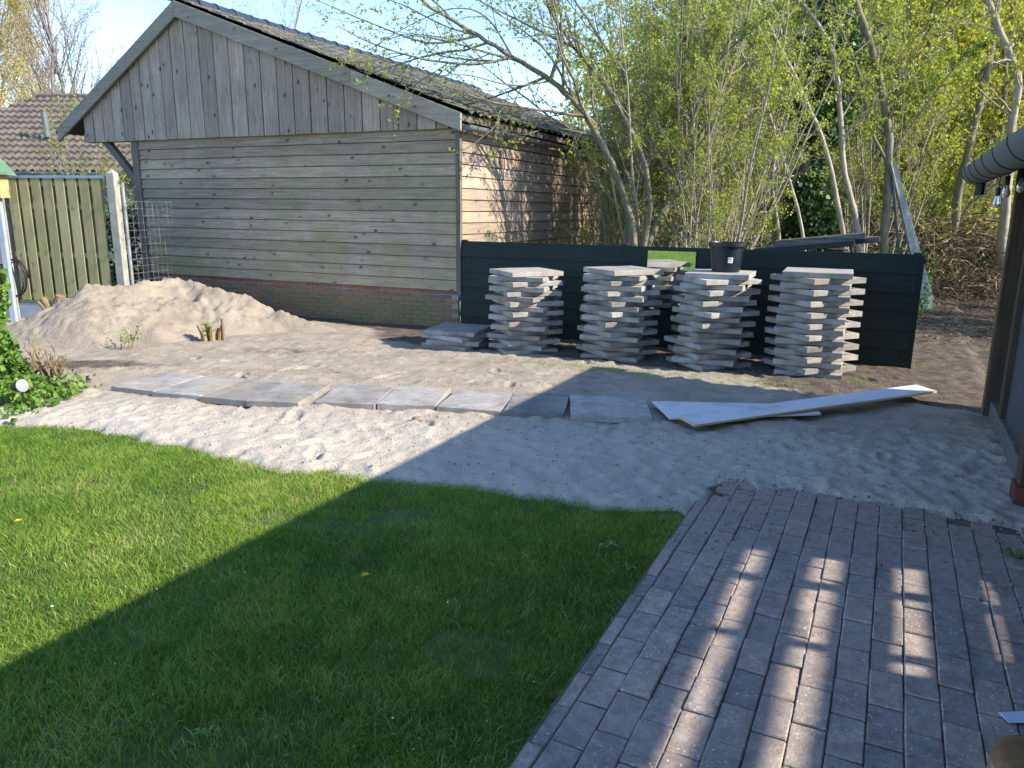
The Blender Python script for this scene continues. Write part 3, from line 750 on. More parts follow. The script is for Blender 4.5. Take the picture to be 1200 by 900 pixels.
# row of laid slabs
names = ['end slab of the laid row nearest the sand pile', 'second slab of the laid row counted from the sand pile', 'third slab of the laid row counted from the sand pile', 'fourth slab of the laid row counted from the sand pile',
         'fifth slab of the laid row counted from the sand pile', 'sixth slab of the laid row counted from the sand pile', 'seventh slab of the laid row counted from the sand pile', 'slab of the laid row beside the slab with a chipped front', 'slab of the laid row with a chipped front edge by the white boards']
fronts = [((132, 453), (177, 458)), ((179, 459), (232, 464)), ((237, 464), (287, 470)), ((292, 470), (346, 472)), ((369, 472), (438, 473)), ((443, 473), (508, 476)), ((513, 476), (584, 481)), ((591, 482), (659, 486)), ((670, 487), (763, 489))]
for i, (fa, fb) in enumerate(fronts):
    A = G(*fa, .076)[:2]; B = G(*fb, .076)[:2]
    wd_ = float(np.hypot(*(B-A)))+.02; dirv = Vector((0.0, .65)); 
    angf = [-17, -16, -15, -9, -6, -7, -12, -8, -4][i]
    mid = (A+B)/2; th_ = rad(angf); nx, ny = -math.sin(th_), math.cos(th_)
    dep = .66
    me = slab_mesh(max(wd_, .46), dep, .055)
    o = obj('concrete_slab', me, None, None, (mid[0]+nx*dep/2, mid[1]+ny*dep/2, .020+random.uniform(0, .006)), (rad(random.uniform(-.3, .3)), rad([.5, -.4, .5, -.3, .4, -.5, .4, -.3, .2][i]), th_))
    tag(o, 'grey concrete ' + names[i], 'slab', 'slabs laid in a row on the sand', 'thing')

# ------------------------------------------------------------------ bucket on the third stack
bk = empty('plastic_bucket', (2.12+.10+.06, 8.20+.02, z3), rad(20)); bk.scale = (1.17,)*3
tag(bk, 'black plastic bucket with a small white sticker on a slab stack', 'bucket')
MB().lathe([(.0, .004), (.118, .004), (.122, 0), (.125, .01), (.15, .235), (.146, .235), (.121, .012), (.0, .012)], 36).build('body', M['black_plastic'], bk, sm=False)
MB().lathe([(.149, .225), (.166, .226), (.168, .232), (.168, .262), (.164, .265), (.152, .265), (.149, .258)], 36).build('rim', M['black_plastic'], bk)
lb = MB(); V = []; 
for t in np.linspace(-.16, .16, 5):
    for zz in (.085, .135): 
        r_ = .125+.025*(zz-.01)/.225+.0016; V.append((math.sin(t-.35)*r_, -math.cos(t-.35)*r_, zz))
lb.add(V, [(i*2, i*2+2, i*2+3, i*2+1) for i in range(4)]); lb.build('sticker', M['white_label'], bk)
V = []; r_ = lambda zz: .125+.025*(zz-.01)/.225+.0024
ib = MB()
for zz0, t0, t1 in ((.122, -.12, .02), (.113, -.12, .09), (.098, -.05, .10)):
    ib.add([(math.sin(t-.35)*r_(z_), -math.cos(t-.35)*r_(z_), z_) for z_ in (zz0, zz0+.005) for t in (t0, t1)], [(0, 1, 3, 2)])
ib.build('sticker_print', M['slate_panel'], bk)

# ------------------------------------------------------------------ white boards on the sand
def plank(name, pts_px, z, t, label):
    c = [G(x, y, z)[:2] for x, y in pts_px]
    m = MB().hexa([(c[0][0], c[0][1], z-t), (c[1][0], c[1][1], z-t), (c[2][0], c[2][1], z-t), (c[3][0], c[3][1], z-t), (c[0][0], c[0][1], z), (c[1][0], c[1][1], z), (c[2][0], c[2][1], z), (c[3][0], c[3][1], z)])
    return m, c
mA, c = plank('white_board', ((815, 492), (1098, 458), (1074, 450.5), (794, 482)), .128, .018, '')
oA = empty('white_board', (0, 0, 0)); oA.location = (c[0][0], c[0][1], 0)
off = Vector((c[0][0], c[0][1], 0))
def shift(m): m.v = [tuple(Vector(v)-off) for v in m.v]; return m
for i_, v in enumerate(mA.v): mA.v[i_] = (v[0], v[1], v[2]-.038*(1-min(1, ((v[0]-c[0][0])**2+(v[1]-c[0][1])**2)**.5/2.6)))
mA2 = MB(); mA2.v = [(x, y, z+.0165 if k < 4 else z) for k, (x, y, z) in enumerate(mA.v)]; mA2.f = list(mA.f)
mA3 = MB(); mA3.v = [(x, y, z if k < 4 else z-.0016) for k, (x, y, z) in enumerate(mA.v)]; mA3.f = list(mA.f)
shift(mA2).build('white_facing', M['white_board'], oA); shift(mA3).build('core', M['birch_wood'], oA)
tag(oA, 'long white faced board lying across the sand with a bare wood edge', 'board')
mB, c = plank('white_board', ((785, 490), (962, 485), (955, 474), (764, 470)), .078, .012, '')
off = Vector((c[0][0], c[0][1], 0)); oB = shift(mB).build('white_board', M['white_board'], None); oB.location = off
tag(oB, 'shorter white board lying flat on sand under the long white board', 'board')
# ------------------------------------------------------------------ sand pile (thing of its own)
pk = [((22, 408), 8.75), ((60, 372), 9.35), ((108, 335), 9.75), ((150, 336), 9.95), ((210, 328), 10.7), ((262, 343), 10.45), ((320, 364), 10.35), ((392, 387), 10.15)]
PK = [P(x, y, Y) for (x, y), Y in pk]
X, Y, F = grid(-7.2, -2.0, 8.1, 12.2, .025)
def pile_h(X, Y):
    Z = np.full(X.shape, -1.0)
    for a, b_ in zip(PK[:-1], PK[1:]):
        t = np.clip(((X-a.x)*(b_.x-a.x)+(Y-a.y)*(b_.y-a.y))/((b_.x-a.x)**2+(b_.y-a.y)**2), 0, 1)
        dd = np.hypot(X-a.x-t*(b_.x-a.x), Y-a.y-t*(b_.y-a.y)); hh = a.z+t*(b_.z-a.z)
        wob = 1+.25*fbm(X, Y, 1.4, 3, 101)
        zz = hh-.46*dd*wob+.05*np.exp(-(dd/.15)**2)-.05
        Z = np.maximum(Z, zz)
    return Z
Z = pile_h(X, Y)
Z2 = np.where(Z > 0, Z, Z*.5); hgt = np.clip(Z2, 0, .2)/.2
Z2 = Z2 + hgt*(.055*fbm(X, Y, 2.2, 3, 111)+.045*fbm(X, Y, 6, 3, 121)+.02*fbm(X, Y, 18, 3, 131)) + hgt*.09*np.maximum(fbm(X, Y, 7, 2, 141)-.28, 0)
Z2 = Z2 - hgt*.05*np.abs(fbm(X+.25*fbm(X, Y, 2, 2, 161), Y+.25*fbm(X, Y, 2, 2, 163), 3.2, 3, 165)) + hgt*.03
Z2 = Z2 + .012 + hgt*.014*fbm(X, Y, 38, 2, 151)
kp = (Z2 > -.12).ravel(); F = F[kp[F].all(1)]
me = fastmesh('sand_pile', np.stack([X, Y, Z2], -1).reshape(-1, 3), F); smooth(me)
sp_o = obj('sand_pile', me, M['pile_sand']); tag(sp_o, 'lumpy heap of yellowish sand in front of the shed and wooden fence', 'sand pile')
def surf(x, y):
    a = np.array([x]); b_ = np.array([y]); z = float(sandz(a, b_)[0]); p = float(pile_h(a, b_)[0])
    return max(z, p, 0)
# clods and pebbles strewn over the sand
ic = bmesh.new(); bmesh.ops.create_icosphere(ic, subdivisions=1, radius=1); iv = np.array([v.co[:] for v in ic.verts]); iF = np.array([[v.index for v in f.verts] for f in ic.faces]); ic.free()
N = 9000; cx = rs.uniform(-4.5, 4.0, N); cy = rs.uniform(3.9, 9.3, N)
cx[:700] = 0; cy[:700] = 0; uu_ = rs.uniform(-.85, .8, 700); vv_ = 4.65-1.1*rs.rand(700)**1.8; cx[:700] = uu_*PU[0]+vv_*AV[0]; cy[:700] = uu_*PU[1]+vv_*AV[1]
ok = polydist(cx, cy, SAND) > .02; ok[:700] = True; cx = cx[ok]; cy = cy[ok]; n = len(cx)
rr = .0025+.0075*rs.rand(n)**3; cz = np.maximum(sandz(cx, cy), np.where(np.arange(n) < 700, .016, -1))
V = iv[None]*rr[:, None, None]*(1+.5*(rs.rand(n, 1, 3)-.5))*(1+.35*(rs.rand(n, len(iv), 1)-.5)) + np.stack([cx, cy, cz], -1)[:, None]
F = (np.arange(n)*len(iv))[:, None, None]+iF[None]
me = fastmesh('sand_clods', V.reshape(-1, 3), F.reshape(-1, 3))
tag(obj('sand_clods', me, M['pile_sand']), 'small sand clods and pebbles strewn over the sand bed', 'pebbles', kind='stuff')
# two loose clods on the sand
for px_, py_, r_, lab in ((288, 441, .035, 'fist sized clod of soil beside the row of slabs'), (490, 492, .045, 'rounded stone sunk in the sand before the slab row')):
    g = G(px_, py_, .03); V = iv*r_*np.array([1.3, 1, .6])*(1+.3*(rs.rand(len(iv), 1)-.5))
    o = obj('clod', fastmesh('clod', V, iF), M['pile_sand'], None, (g[0], g[1], surf(g[0], g[1])+.008)); tag(o, lab, 'clod')

# ================================================================== VEGETATION TOOLS
def rvec(): 
    while True:
        v = Vector((random.uniform(-1, 1), random.uniform(-1, 1), random.uniform(-1, 1)))
        if .05 < v.length < 1: return v.normalized()
class Tree:
    def __init__(s): s.br = {}; s.leaf = []; s.ld = []
    def add(s, pts, rr, n):
        s.br.setdefault((len(pts), n), []).append(([tuple(p) for p in pts], list(rr)))
    def grow(s, p, d, L, r, lvl, mx, cfg):
        k = (9, 7, 5, 4)[min(lvl, 3)]; pts = [p.copy()]; dirs = [d.copy()]; cur = d.copy()
        for i in range(k-1):
            cur = (cur + rvec()*cfg['wob'] + Vector((0, 0, cfg['up']*(1 if lvl < 2 else .6)))).normalized()
            p = p + cur*(L/(k-1)); pts.append(p); dirs.append(cur)
        rr = [r*(1-.8*(i/(k-1))) for i in range(k)]
        s.add(pts, rr, (7, 5, 4, 3)[min(lvl, 3)])
        s.kids(pts, dirs, rr, L, lvl, mx, cfg)
    def kids(s, pts, dirs, rr, L, lvl, mx, cfg, f0=None):
        k = len(pts)
        if lvl >= mx:
            for _ in range(cfg['leaf']):
                t = random.uniform(.15, 1)*(k-1); i = min(int(t), k-2); q = pts[i].lerp(pts[i+1], t-i)
                s.leaf.append(tuple(q+rvec()*cfg.get('spread', .03))); s.ld.append(tuple(dirs[i]))
            return
        nk = cfg['n'][lvl]; nk = int(nk*random.uniform(.75, 1.25)+.5); f0 = cfg['f0'] if f0 is None else f0
        for j in range(nk):
            f = f0+(1-f0)*(j+random.random())/nk; t = f*(k-1); i = min(int(t), k-2)
            q = pts[i].lerp(pts[i+1], t-i); dd = dirs[i]
            ax = dd.cross(rvec()); 
            if ax.length < .05: continue
            a = rad(random.uniform(*cfg['ang'])); cd = (Matrix.Rotation(a, 3, ax.normalized()) @ dd)
            ln = L*random.uniform(*cfg['len'][min(lvl, len(cfg['len'])-1)])*(1-.45*f)
            ra = max(min(rr[i]*.6, cfg['rmax'][min(lvl, 2)]), cfg['rmin'])
            s.grow(q, cd, ln, ra, lvl+1, mx, cfg)
    def limb(s, pts, r0, r1, cfg, lvl=0, mx=3, f0=.35, n=8, sub=4):
        pts = [Vector(p) for p in pts]; out = []
        for i in range(len(pts)-1):
            a = pts[max(i-1, 0)]; b_ = pts[i]; c = pts[i+1]; e = pts[min(i+2, len(pts)-1)]
            for j in range(sub):
                t = j/sub
                out.append(.5*((2*b_)+(c-a)*t+(2*a-5*b_+4*c-e)*t*t+(3*b_-a-3*c+e)*t**3) + (rvec()*r0*.18 if i+j else Vector()))
        out.append(pts[-1]); k = len(out); rr = [r0+(r1-r0)*(i/(k-1))**.85 for i in range(k)]
        dirs = [(out[min(i+1, k-1)]-out[max(i-1, 0)]).normalized() for i in range(k)]
        s.add(out, rr, n); L = sum((out[i+1]-out[i]).length for i in range(k-1))
        s.kids(out, dirs, rr, L, lvl, mx, cfg, f0)
    def wood_mesh(s, name, lo=0):
        VV = []; FF = []; base = 0
        for (k, n), lst in s.br.items():
            Pn = np.array([l[0] for l in lst], float); Rr = np.array([l[1] for l in lst], float)
            D = np.empty_like(Pn); D[:, 1:-1] = Pn[:, 2:]-Pn[:, :-2]; D[:, 0] = Pn[:, 1]-Pn[:, 0]; D[:, -1] = Pn[:, -1]-Pn[:, -2]
            D /= np.linalg.norm(D, axis=-1, keepdims=True)+1e-9
            Xv = np.cross(D, np.array([.37, .21, .11])+.0*D); bad = np.linalg.norm(Xv, axis=-1) < .05; Xv[bad] = np.array([0, 0, 1.])
            Xv /= np.linalg.norm(Xv, axis=-1, keepdims=True)+1e-9; Yv = np.cross(D, Xv)
            t = np.arange(n)*2*math.pi/n
            V = Pn[:, :, None]+(Xv[:, :, None]*np.cos(t)[None, None, :, None]+Yv[:, :, None]*np.sin(t)[None, None, :, None])*Rr[:, :, None, None]
            m = len(lst); idx = np.arange(m*k*n).reshape(m, k, n)+base
            a = idx[:, :-1]; b_ = np.roll(a, -1, 2); c = idx[:, 1:]; d_ = np.roll(c, -1, 2)
            FF.append(np.stack([a, b_, d_, c], -1).reshape(-1, 4)); VV.append(V.reshape(-1, 3)); base += m*k*n
        me = fastmesh(name, np.concatenate(VV), np.concatenate(FF)); smooth(me); return me
    def leaf_mesh(s, name, size, jit=.4, droop=.2, asp=.55):
        Pn = np.array(s.leaf, float).reshape(-1, 3); return leaves(name, Pn, size, jit, asp)
def leaves(name, Pn, size, jit=.4, asp=.55, flat=0.0, nrm=None):
    n = len(Pn)
    a = rs.randn(n, 3); a /= np.linalg.norm(a, axis=1, keepdims=True)
    if nrm is not None: a = a*(1-flat)+nrm*flat; a /= np.linalg.norm(a, axis=1, keepdims=True)
    r_ = rs.randn(n, 3); u = np.cross(a, r_); u /= np.linalg.norm(u, axis=1, keepdims=True)+1e-9; v = np.cross(a, u)
    sz = size*(1+jit*(rs.rand(n)*2-1))[:, None]
    V = np.stack([Pn-u*sz*.5, Pn+v*sz*asp*.5+a*sz*.08, Pn+u*sz*.5, Pn-v*sz*asp*.5+a*sz*.08], 1)
    me = fastmesh(name, V.reshape(-1, 3), np.arange(n*4).reshape(-1, 4))
    t = np.clip(.5+.22*rs.randn(n), 0, 1); at = me.attributes.new('tint', 'FLOAT', 'POINT'); at.data.foreach_set('value', np.repeat(t, 4).astype(np.float32))
    return me
def tree_obj(name, T, base, bark, leafm, lsize, label, group=None, asp=.55, cat='tree', crown='crown'):
    r = empty(name, base); bv = Vector(base)
    me = T.wood_mesh('trunk'); me.transform(Matrix.Translation(-bv)); obj('trunk', me, M[bark], r)
    if T.leaf:
        me = T.leaf_mesh(crown, lsize, asp=asp); me.transform(Matrix.Translation(-bv)); obj(crown, me, M[leafm], r)
    tag(r, label, cat, group); return r
def copy_tree(o, loc, rz_, sc, label=None):
    r = o.copy(); COL.objects.link(r); r.location = loc; r.rotation_euler = (0, 0, rz_); r.scale = (sc, sc, sc*random.uniform(.92, 1.1))
    for ch in o.children:
        c = ch.copy(); COL.objects.link(c); c.parent = r
    if label: r['label'] = label
    return r

# ------------------------------------------------------------------ the big multi-stem willow behind the green fence
random.seed(21)
cfgW = dict(wob=.20, up=.06, n=(10, 7, 5), ang=(22, 60), len=((.25, .48), (.35, .6), (.4, .65)), rmax=(.022, .009, .005), rmin=.0026, leaf=5, f0=.2, spread=.02)
T = Tree()
b0 = P(745, 300, 11.3); b0.z = -.02
def pp(l): return [P(x, y, Y) for x, y, Y in l]
T.limb([b0+Vector((-.05, 0, 0))]+pp([(742, 275, 11.3), (722, 205, 11.2), (700, 160, 11.1), (676, 122, 10.9), (645, 95, 10.8), (600, 66, 10.6), (560, 42, 10.5), (505, 8, 10.3), (470, -20, 10.2)]), .066, .016, cfgW, f0=.25)
T.limb([b0+Vector((.05, .1, 0))]+pp([(760, 285, 11.4), (785, 238, 11.5), (806, 195, 11.5), (822, 160, 11.6), (842, 112, 11.6), (866, 62, 11.7), (880, 0, 11.8)]), .075, .02, cfgW, f0=.3)
T.limb(pp([(700, 160, 11.1), (692, 140, 11.0), (655, 132, 10.8), (610, 126, 10.6), (570, 118, 10.5), (530, 104, 10.4)]), .032, .008, cfgW, lvl=1, f0=.15)
T.limb([b0]+pp([(755, 282, 11.3), (762, 235, 11.2), (752, 180, 11.1), (715, 110, 11.0), (672, 55, 11.0), (640, 5, 11.0)]), .055, .014, cfgW, f0=.3)
T.limb(pp([(645, 95, 10.8), (655, 60, 10.7), (658, 25, 10.7), (652, -10, 10.7)]), .03, .010, cfgW, lvl=1, f0=.1)
T.limb(pp([(806, 195, 11.5), (812, 140, 11.4), (835, 90, 11.3), (858, 55, 11.3), (905, 15, 11.2)]), .045, .012, cfgW, f0=.3)
T.limb([b0+Vector((-.1, .25, 0))]+pp([(735, 270, 11.7), (748, 220, 12), (790, 120, 12.2), (800, 30, 12.3), (802, -30, 12.3)]), .06, .02, cfgW, f0=.35)
T.limb([b0+Vector((.12, .3, 0))]+pp([(790, 262, 11.8), (770, 180, 12), (735, 100, 12), (700, 40, 12), (660, -20, 12)]), .045, .014, cfgW, f0=.35)
T.limb(pp([(600, 66, 10.6), (560, 75, 10.3), (500, 70, 10.1), (440, 52, 10.0), (395, 30, 9.9)]), .022, .006, cfgW, lvl=1, f0=.1)
T.limb(pp([(560, 42, 10.5), (500, 50, 10.4), (430, 25, 10.3), (370, 0, 10.3)]), .018, .005, cfgW, lvl=1, f0=.1)
T.limb(pp([(570, 118, 10.5), (585, 140, 10.2), (560, 165, 10.0), (540, 178, 9.9)]), .008, .003, cfgW, lvl=2, f0=.1)
for l_, r_ in (([(676, 122, 10.9), (640, 60, 10.6), (590, 20, 10.4), (540, -15, 10.3)], .02), ([(645, 95, 10.8), (600, 100, 10.5), (545, 88, 10.3), (490, 92, 10.2)], .014), ([(672, 55, 11.0), (620, 30, 10.9), (570, 5, 10.8), (530, -20, 10.7)], .02),
              ([(600, 66, 10.6), (570, 20, 10.5), (530, 10, 10.4), (480, 30, 10.3), (430, 60, 10.2)], .014), ([(700, 160, 11.1), (650, 150, 10.9), (610, 158, 10.7), (575, 150, 10.6)], .012), ([(715, 110, 11.0), (690, 60, 10.8), (655, 40, 10.7), (600, 45, 10.6)], .016), ([(560, 42, 10.5), (520, 30, 10.4), (470, 5, 10.3), (420, -10, 10.2)], .014)):
    T.limb(pp(l_), r_, .004, cfgW, lvl=1, f0=.08)
tree_obj('willow_tree', T, tuple(b0), 'bark', 'leaf_fresh', .046, 'many stemmed mossy tree leaning over the shed roof with sparse young leaves')

# leaning slender trees to the right, each a thing
cfgS = dict(wob=.20, up=.05, n=(12, 6, 4), ang=(25, 65), len=((.16, .34), (.35, .6), (.4, .65)), rmax=(.018, .008, .005), rmin=.003, leaf=4, f0=.3, spread=.03)
def slim(path, r0, r1, bark, label, leafm='leaf_fresh', ls=.055, cfg=cfgS, extra=()):
    T = Tree(); pts = pp(path); b_ = pts[0].copy(); g = pts[0]-pts[1]; b_ = pts[0]+g*((pts[0].z+.03)/max(1e-3, -g.z)) if g.z < -.01 else b_
    b_.x = pts[0].x+max(-.25, min(.25, b_.x-pts[0].x)); b_.y = pts[0].y; b_.z = -.03
    T.limb([b_]+pts, r0, r1, cfg, f0=.35)
    for e in extra: T.limb(pp(e[0]), e[1], e[2], cfg, f0=.2)
    return tree_obj('slender_tree', T, tuple(b_), bark, leafm, ls, label)
slim([(1005, 270, 12.6), (990, 204, 12.6), (984, 120, 12.7), (976, 60, 12.7), (951, 18, 12.7), (925, -15, 12.7)], .055, .025, 'bark_pale', 'pale slender trunk bending left above the dark old boards')
slim([(987, 270, 12.2), (969, 180, 12.2), (945, 120, 12.2), (921, 69, 12.2), (891, 9, 12.2), (880, -25, 12.2)], .045, .022, 'bark_pale', 'thin pale trunk leaning hard to one side behind the fence and old boards')
slim([(940, 270, 11.9), (912, 168, 11.9), (894, 114, 12), (873, 69, 12), (850, 30, 12)], .030, .012, 'bark_pale', 'thin leaning sapling rising from behind the slab stack with the bucket')
slim([(1037, 270, 12.9), (1042, 180, 12.9), (1038, 132, 12.9), (1026, 75, 12.9), (1002, 0, 12.9), (990, -40, 12.9)], .075, .045, 'bark', 'straight brownish trunk against which the grey sheet leans', extra=[([(1040, 190, 12.9), (1020, 150, 12.8), (1008, 90, 12.7), (985, 30, 12.7), (975, -20, 12.7)], .028, .012), ([(1042, 185, 12.9), (1080, 130, 12.8), (1110, 90, 12.6), (1140, 50, 12.5)], .02, .008)])
slim([(1118, 262, 16.5), (1128, 204, 16.5), (1149, 120, 16.6), (1165, 40, 16.6), (1175, -30, 16.6)], .10, .06, 'bark', 'thicker leaning trunk on the brushwood bank behind the path', 'leaf_yellow', .07)
slim([(1178, 250, 15.5), (1186, 150, 15.5), (1192, 90, 15.5), (1165, 20, 15.5), (1150, -30, 15.5)], .11, .05, 'bark_pale', 'trunk on the bank partly hidden by the porch gutter', 'leaf_yellow', .07)
slim([(912, 275, 13.6), (905, 200, 13.6), (925, 120, 13.6), (915, 40, 13.6), (905, -30, 13.6)], .04, .02, 'bark_pale', 'thin upright trunk in front of the ivy clad tree')

# ivy covered tree: dark evergreen column
T = Tree(); cfgI = dict(wob=.15, up=.08, n=(10, 5, 3), ang=(30, 70), len=((.10, .2), (.4, .6), (.4, .6)), rmax=(.03, .012, .006), rmin=.004, leaf=2, f0=.3, spread=.05)
ivb = P(945, 280, 15.0); ivb.z = -.03
T.limb([ivb]+pp([(945, 200, 15), (948, 100, 15), (940, 0, 15), (935, -80, 15)]), .16, .08, cfgI, f0=.4)
iv_pts = []
for _ in range(24000):
    z = random.uniform(.2, 6.6); wv_ = .46+.42*math.sin(z*1.7+.5)*.5+.3*math.sin(z*4.3)*.4
    a = random.uniform(0, 6.283); q = wv_*abs(random.gauss(.75, .28)); iv_pts.append((ivb.x+.07*z*.1+math.cos(a)*q, ivb.y+math.sin(a)*q, z+random.uniform(-.1, .1)))
T.leaf = iv_pts
tree_obj('ivy_clad_tree', T, tuple(ivb), 'bark', 'leaf_ivy', .085, 'dark tree trunk thickly wrapped in ivy behind the pale saplings', asp=.8, crown='ivy')

# hazel-like shrubs of many upright stems
def shrub_tree(seed, ns, hmin, hmax, spreadr, r, cfg, splay=.28):
    random.seed(seed); T = Tree()
    for i in range(ns):
        a = random.uniform(0, 6.283); q = random.uniform(.05, spreadr); b_ = Vector((math.cos(a)*q, math.sin(a)*q, -.03))
        d = Vector((math.cos(a)*splay*random.uniform(.1, 1.3), math.sin(a)*splay*random.uniform(.1, 1.3), 1)).normalized()
        T.grow(b_, d, random.uniform(hmin, hmax), r*random.uniform(.5, 1.15), 0, 3, cfg)
    return T
cfgH = dict(wob=.085, up=.035, n=(8, 5, 3), ang=(18, 55), len=((.16, .34), (.35, .6), (.4, .65)), rmax=(.010, .006, .004), rmin=.003, leaf=6, f0=.2, spread=.04)
sh0 = [tree_obj('coppice_shrub', shrub_tree(31, 15, 3.5, 6.0, .42, .026, cfgH), (0, 0, 0), 'bark_pale', 'leaf_fresh', .043, 'many stemmed coppice shrub with thin pale upright shoots and fresh leaves', 'coppice shrubs behind the green fence', cat='shrub'),
       tree_obj('coppice_shrub', shrub_tree(32, 12, 3.0, 5.6, .36, .030, cfgH, .36), (0, 0, 0), 'bark_pale', 'leaf_fresh', .043, 'many stemmed coppice shrub with thin pale upright shoots and fresh leaves', 'coppice shrubs behind the green fence', cat='shrub')]
spots = [(800, 12.6, 1), (845, 12.2, .95), (800, 14.0, 1.1), (765, 16.5, 1.0), (830, 15, 1.15), (900, 15.6, 1.1), (1020, 15.5, 1.05), (860, 17, 1.2), (738, 12.8, .75), (757, 12.2, .95), (820, 11.7, .9), (1085, 17.2, .55), (1140, 18.0, .6), (1120, 16.6, .35)]
for i, (x, Y_, sc_) in enumerate(spots):
    q = P(x, 250, Y_)
    if i < 2:
        o = sh0[i]; o.location = (q.x, q.y, 0); o.scale = (sc_,)*3
    else:
        copy_tree(sh0[i % 2], (q.x, q.y, 0), random.uniform(0, 6.28), sc_)

# woodland trees behind, bright with backlit spring leaves
cfgB = dict(wob=.16, up=.05, n=(15, 7, 4), ang=(30, 70), len=((.22, .45), (.35, .6), (.4, .65)), rmax=(.05, .02, .008), rmin=.005, leaf=15, f0=.10, spread=.16)
def wood_tree(seed, H):
    random.seed(seed); T = Tree()
    T.grow(Vector((0, 0, -.03)), Vector((random.uniform(-.08, .08), 0, 1)).normalized(), H, .11, 0, 3, cfgB); 
    T.grow(Vector((.1, .05, -.03)), Vector((random.uniform(-.25, .25), .1, 1)).normalized(), H*.8, .08, 0, 3, cfgB); return T
wl = 'slim woodland tree covered in bright yellow green spring leaves'
wt = [tree_obj('woodland_tree', wood_tree(41, 9.0), (0, 0, 0), 'bark', 'leaf_yellow', .085, wl, 'woodland trees behind the garden', .65),
      tree_obj('woodland_tree', wood_tree(42, 8.0), (0, 0, 0), 'bark_pale', 'leaf_yellow', .085, wl, 'woodland trees behind the garden', .65)]
wsp = [(1075, 17.5, .95), (1040, 20, 1.05), (1150, 19.5, 1.0), (1105, 22, 1.1), (985, 19, 1.0), (940, 22, 1.15), (1010, 24, 1.2), (1180, 23, 1.1), (1230, 20, 1.1), (890, 20.5, 1.1), (850, 24, 1.2), (800, 22, 1.1), (1080, 26, 1.3), (1300, 24, 1.2), (960, 27, 1.3), (760, 26, 1.15), (1160, 28, 1.35)]
for i, (x, Y_, sc_) in enumerate(wsp):
    q = P(x, 250, Y_)
    if i < 2:
        o = wt[i]; o.location = (q.x, q.y, 0); o.scale = (sc_,)*3
    else: copy_tree(wt[i % 2], (q.x, q.y, 0), random.uniform(0, 6.28), sc_)
for q in ((10.6, 11.0, .62), (11.8, 9.7, .7), (9.9, 13.2, .55)): copy_tree(wt[1], (q[0], q[1], 0), random.uniform(0, 6.28), q[2], 'smaller leafy tree added behind the wooden porch to shade the path')['group'] = 'trees added behind the porch for shade'  # extra trees, mostly out of frame, added to throw shade on the path
# far wood as one mass
fp = []
for _ in range(42000):
    x = random.uniform(2, 34); fp.append((x, 33+random.gauss(0, 1.2)+.15*x, abs(random.betavariate(1.2, 1.6))*8.5))
fp = np.array(fp); me = leaves('far_woodland', fp, .22, .4, .7); tag(obj('far_woodland', me, M['leaf_yellow']), 'far off mass of yellow green woodland', 'woodland', kind='stuff')

# low undergrowth & litter behind the fence
up_ = []
for _ in range(16000):
    x = random.uniform(.5, 9.5); y = random.uniform(11.0, 19); 
    if (x-.736*0) > .52*y+.4 and y < 15: continue
    up_.append((x, y, random.betavariate(1, 2.6)*1.3))
me = leaves('undergrowth', np.array(up_), .065, .4, .6); tag(obj('undergrowth', me, M['leaf_hedge']), 'low leafy undergrowth between the stems behind the fence', 'undergrowth', kind='stuff')
lp = np.array([(random.uniform(1, 10), random.uniform(9.4, 18), random.uniform(.0, .035)) for _ in range(9000)]); k = lp[:, 0] > 3.4+(9.0-lp[:, 1])*.9
lp = lp[(lp[:, 1] > 10.6) | (lp[:, 0] > 4.6)]; lp[:, 2] += np.maximum(sandz(lp[:, 0], lp[:, 1]), -.03)
me = leaves('leaf_litter', lp, .055, .4, .6, .7, np.array([[0, 0, 1.0]])); tag(obj('leaf_litter', me, M['litter']), 'dry brown leaf litter on the ground behind the fence', 'leaf litter', kind='stuff')

# ------------------------------------------------------------------ brushwood bank beyond the path
X, Y, F = grid(5.0, 19.0, 12.5, 22, .12)
bc = Y - (16.6 - .28*(X-9))
Z = -.06+1.35*sstep(-2.2, .8, bc)*sstep(6.2, 8.0, X)*(1+.25*fbm(X, Y, .9, 3, 201))+.12*fbm(X, Y, 2.5, 3, 211)*sstep(-2, 0, bc)
me = fastmesh('earth_bank', np.stack([X, Y, Z], -1).reshape(-1, 3), F); smooth(me); tag(obj('earth_bank', me, M['earth']), kind='structure')
def bankz(x, y):
    a = np.array([x]); b_ = np.array([y]); c_ = b_-(16.6-.28*(a-9)); return float((-.06+1.35*sstep(-2.2, .8, c_)*sstep(6.2, 8.0, a)*(1+.25*fbm(a, b_, .9, 3, 201)))[0])
random.seed(55); T = Tree()
for _ in range(6500):
    x = random.uniform(6.6, 15); y = random.uniform(14.2, 18.2); z = bankz(x, y)
    if z < .02: continue
    d = Vector((random.uniform(-1, 1), random.uniform(-1, .4), random.uniform(-.5, .45))).normalized(); L = random.uniform(.25, 1.1); p = Vector((x, y, z+random.uniform(0, .12)))
    pts = [p, p+d*L*.5+Vector((0, 0, .06)), p+d*L+Vector((0, 0, -.05))]; T.add(pts, [.007*random.uniform(.4, 1.5)]*3, 3)
me = T.wood_mesh('brushwood'); at = me.attributes.new('tint', 'FLOAT', 'POINT'); at.data.foreach_set('value', np.repeat(rs.rand(len(me.vertices)//9+1), 9)[:len(me.vertices)].astype(np.float32))
tag(obj('brushwood', me, M['dry_straw']), 'tangled dry brushwood and stalks heaped on the bank', 'brushwood', kind='stuff')

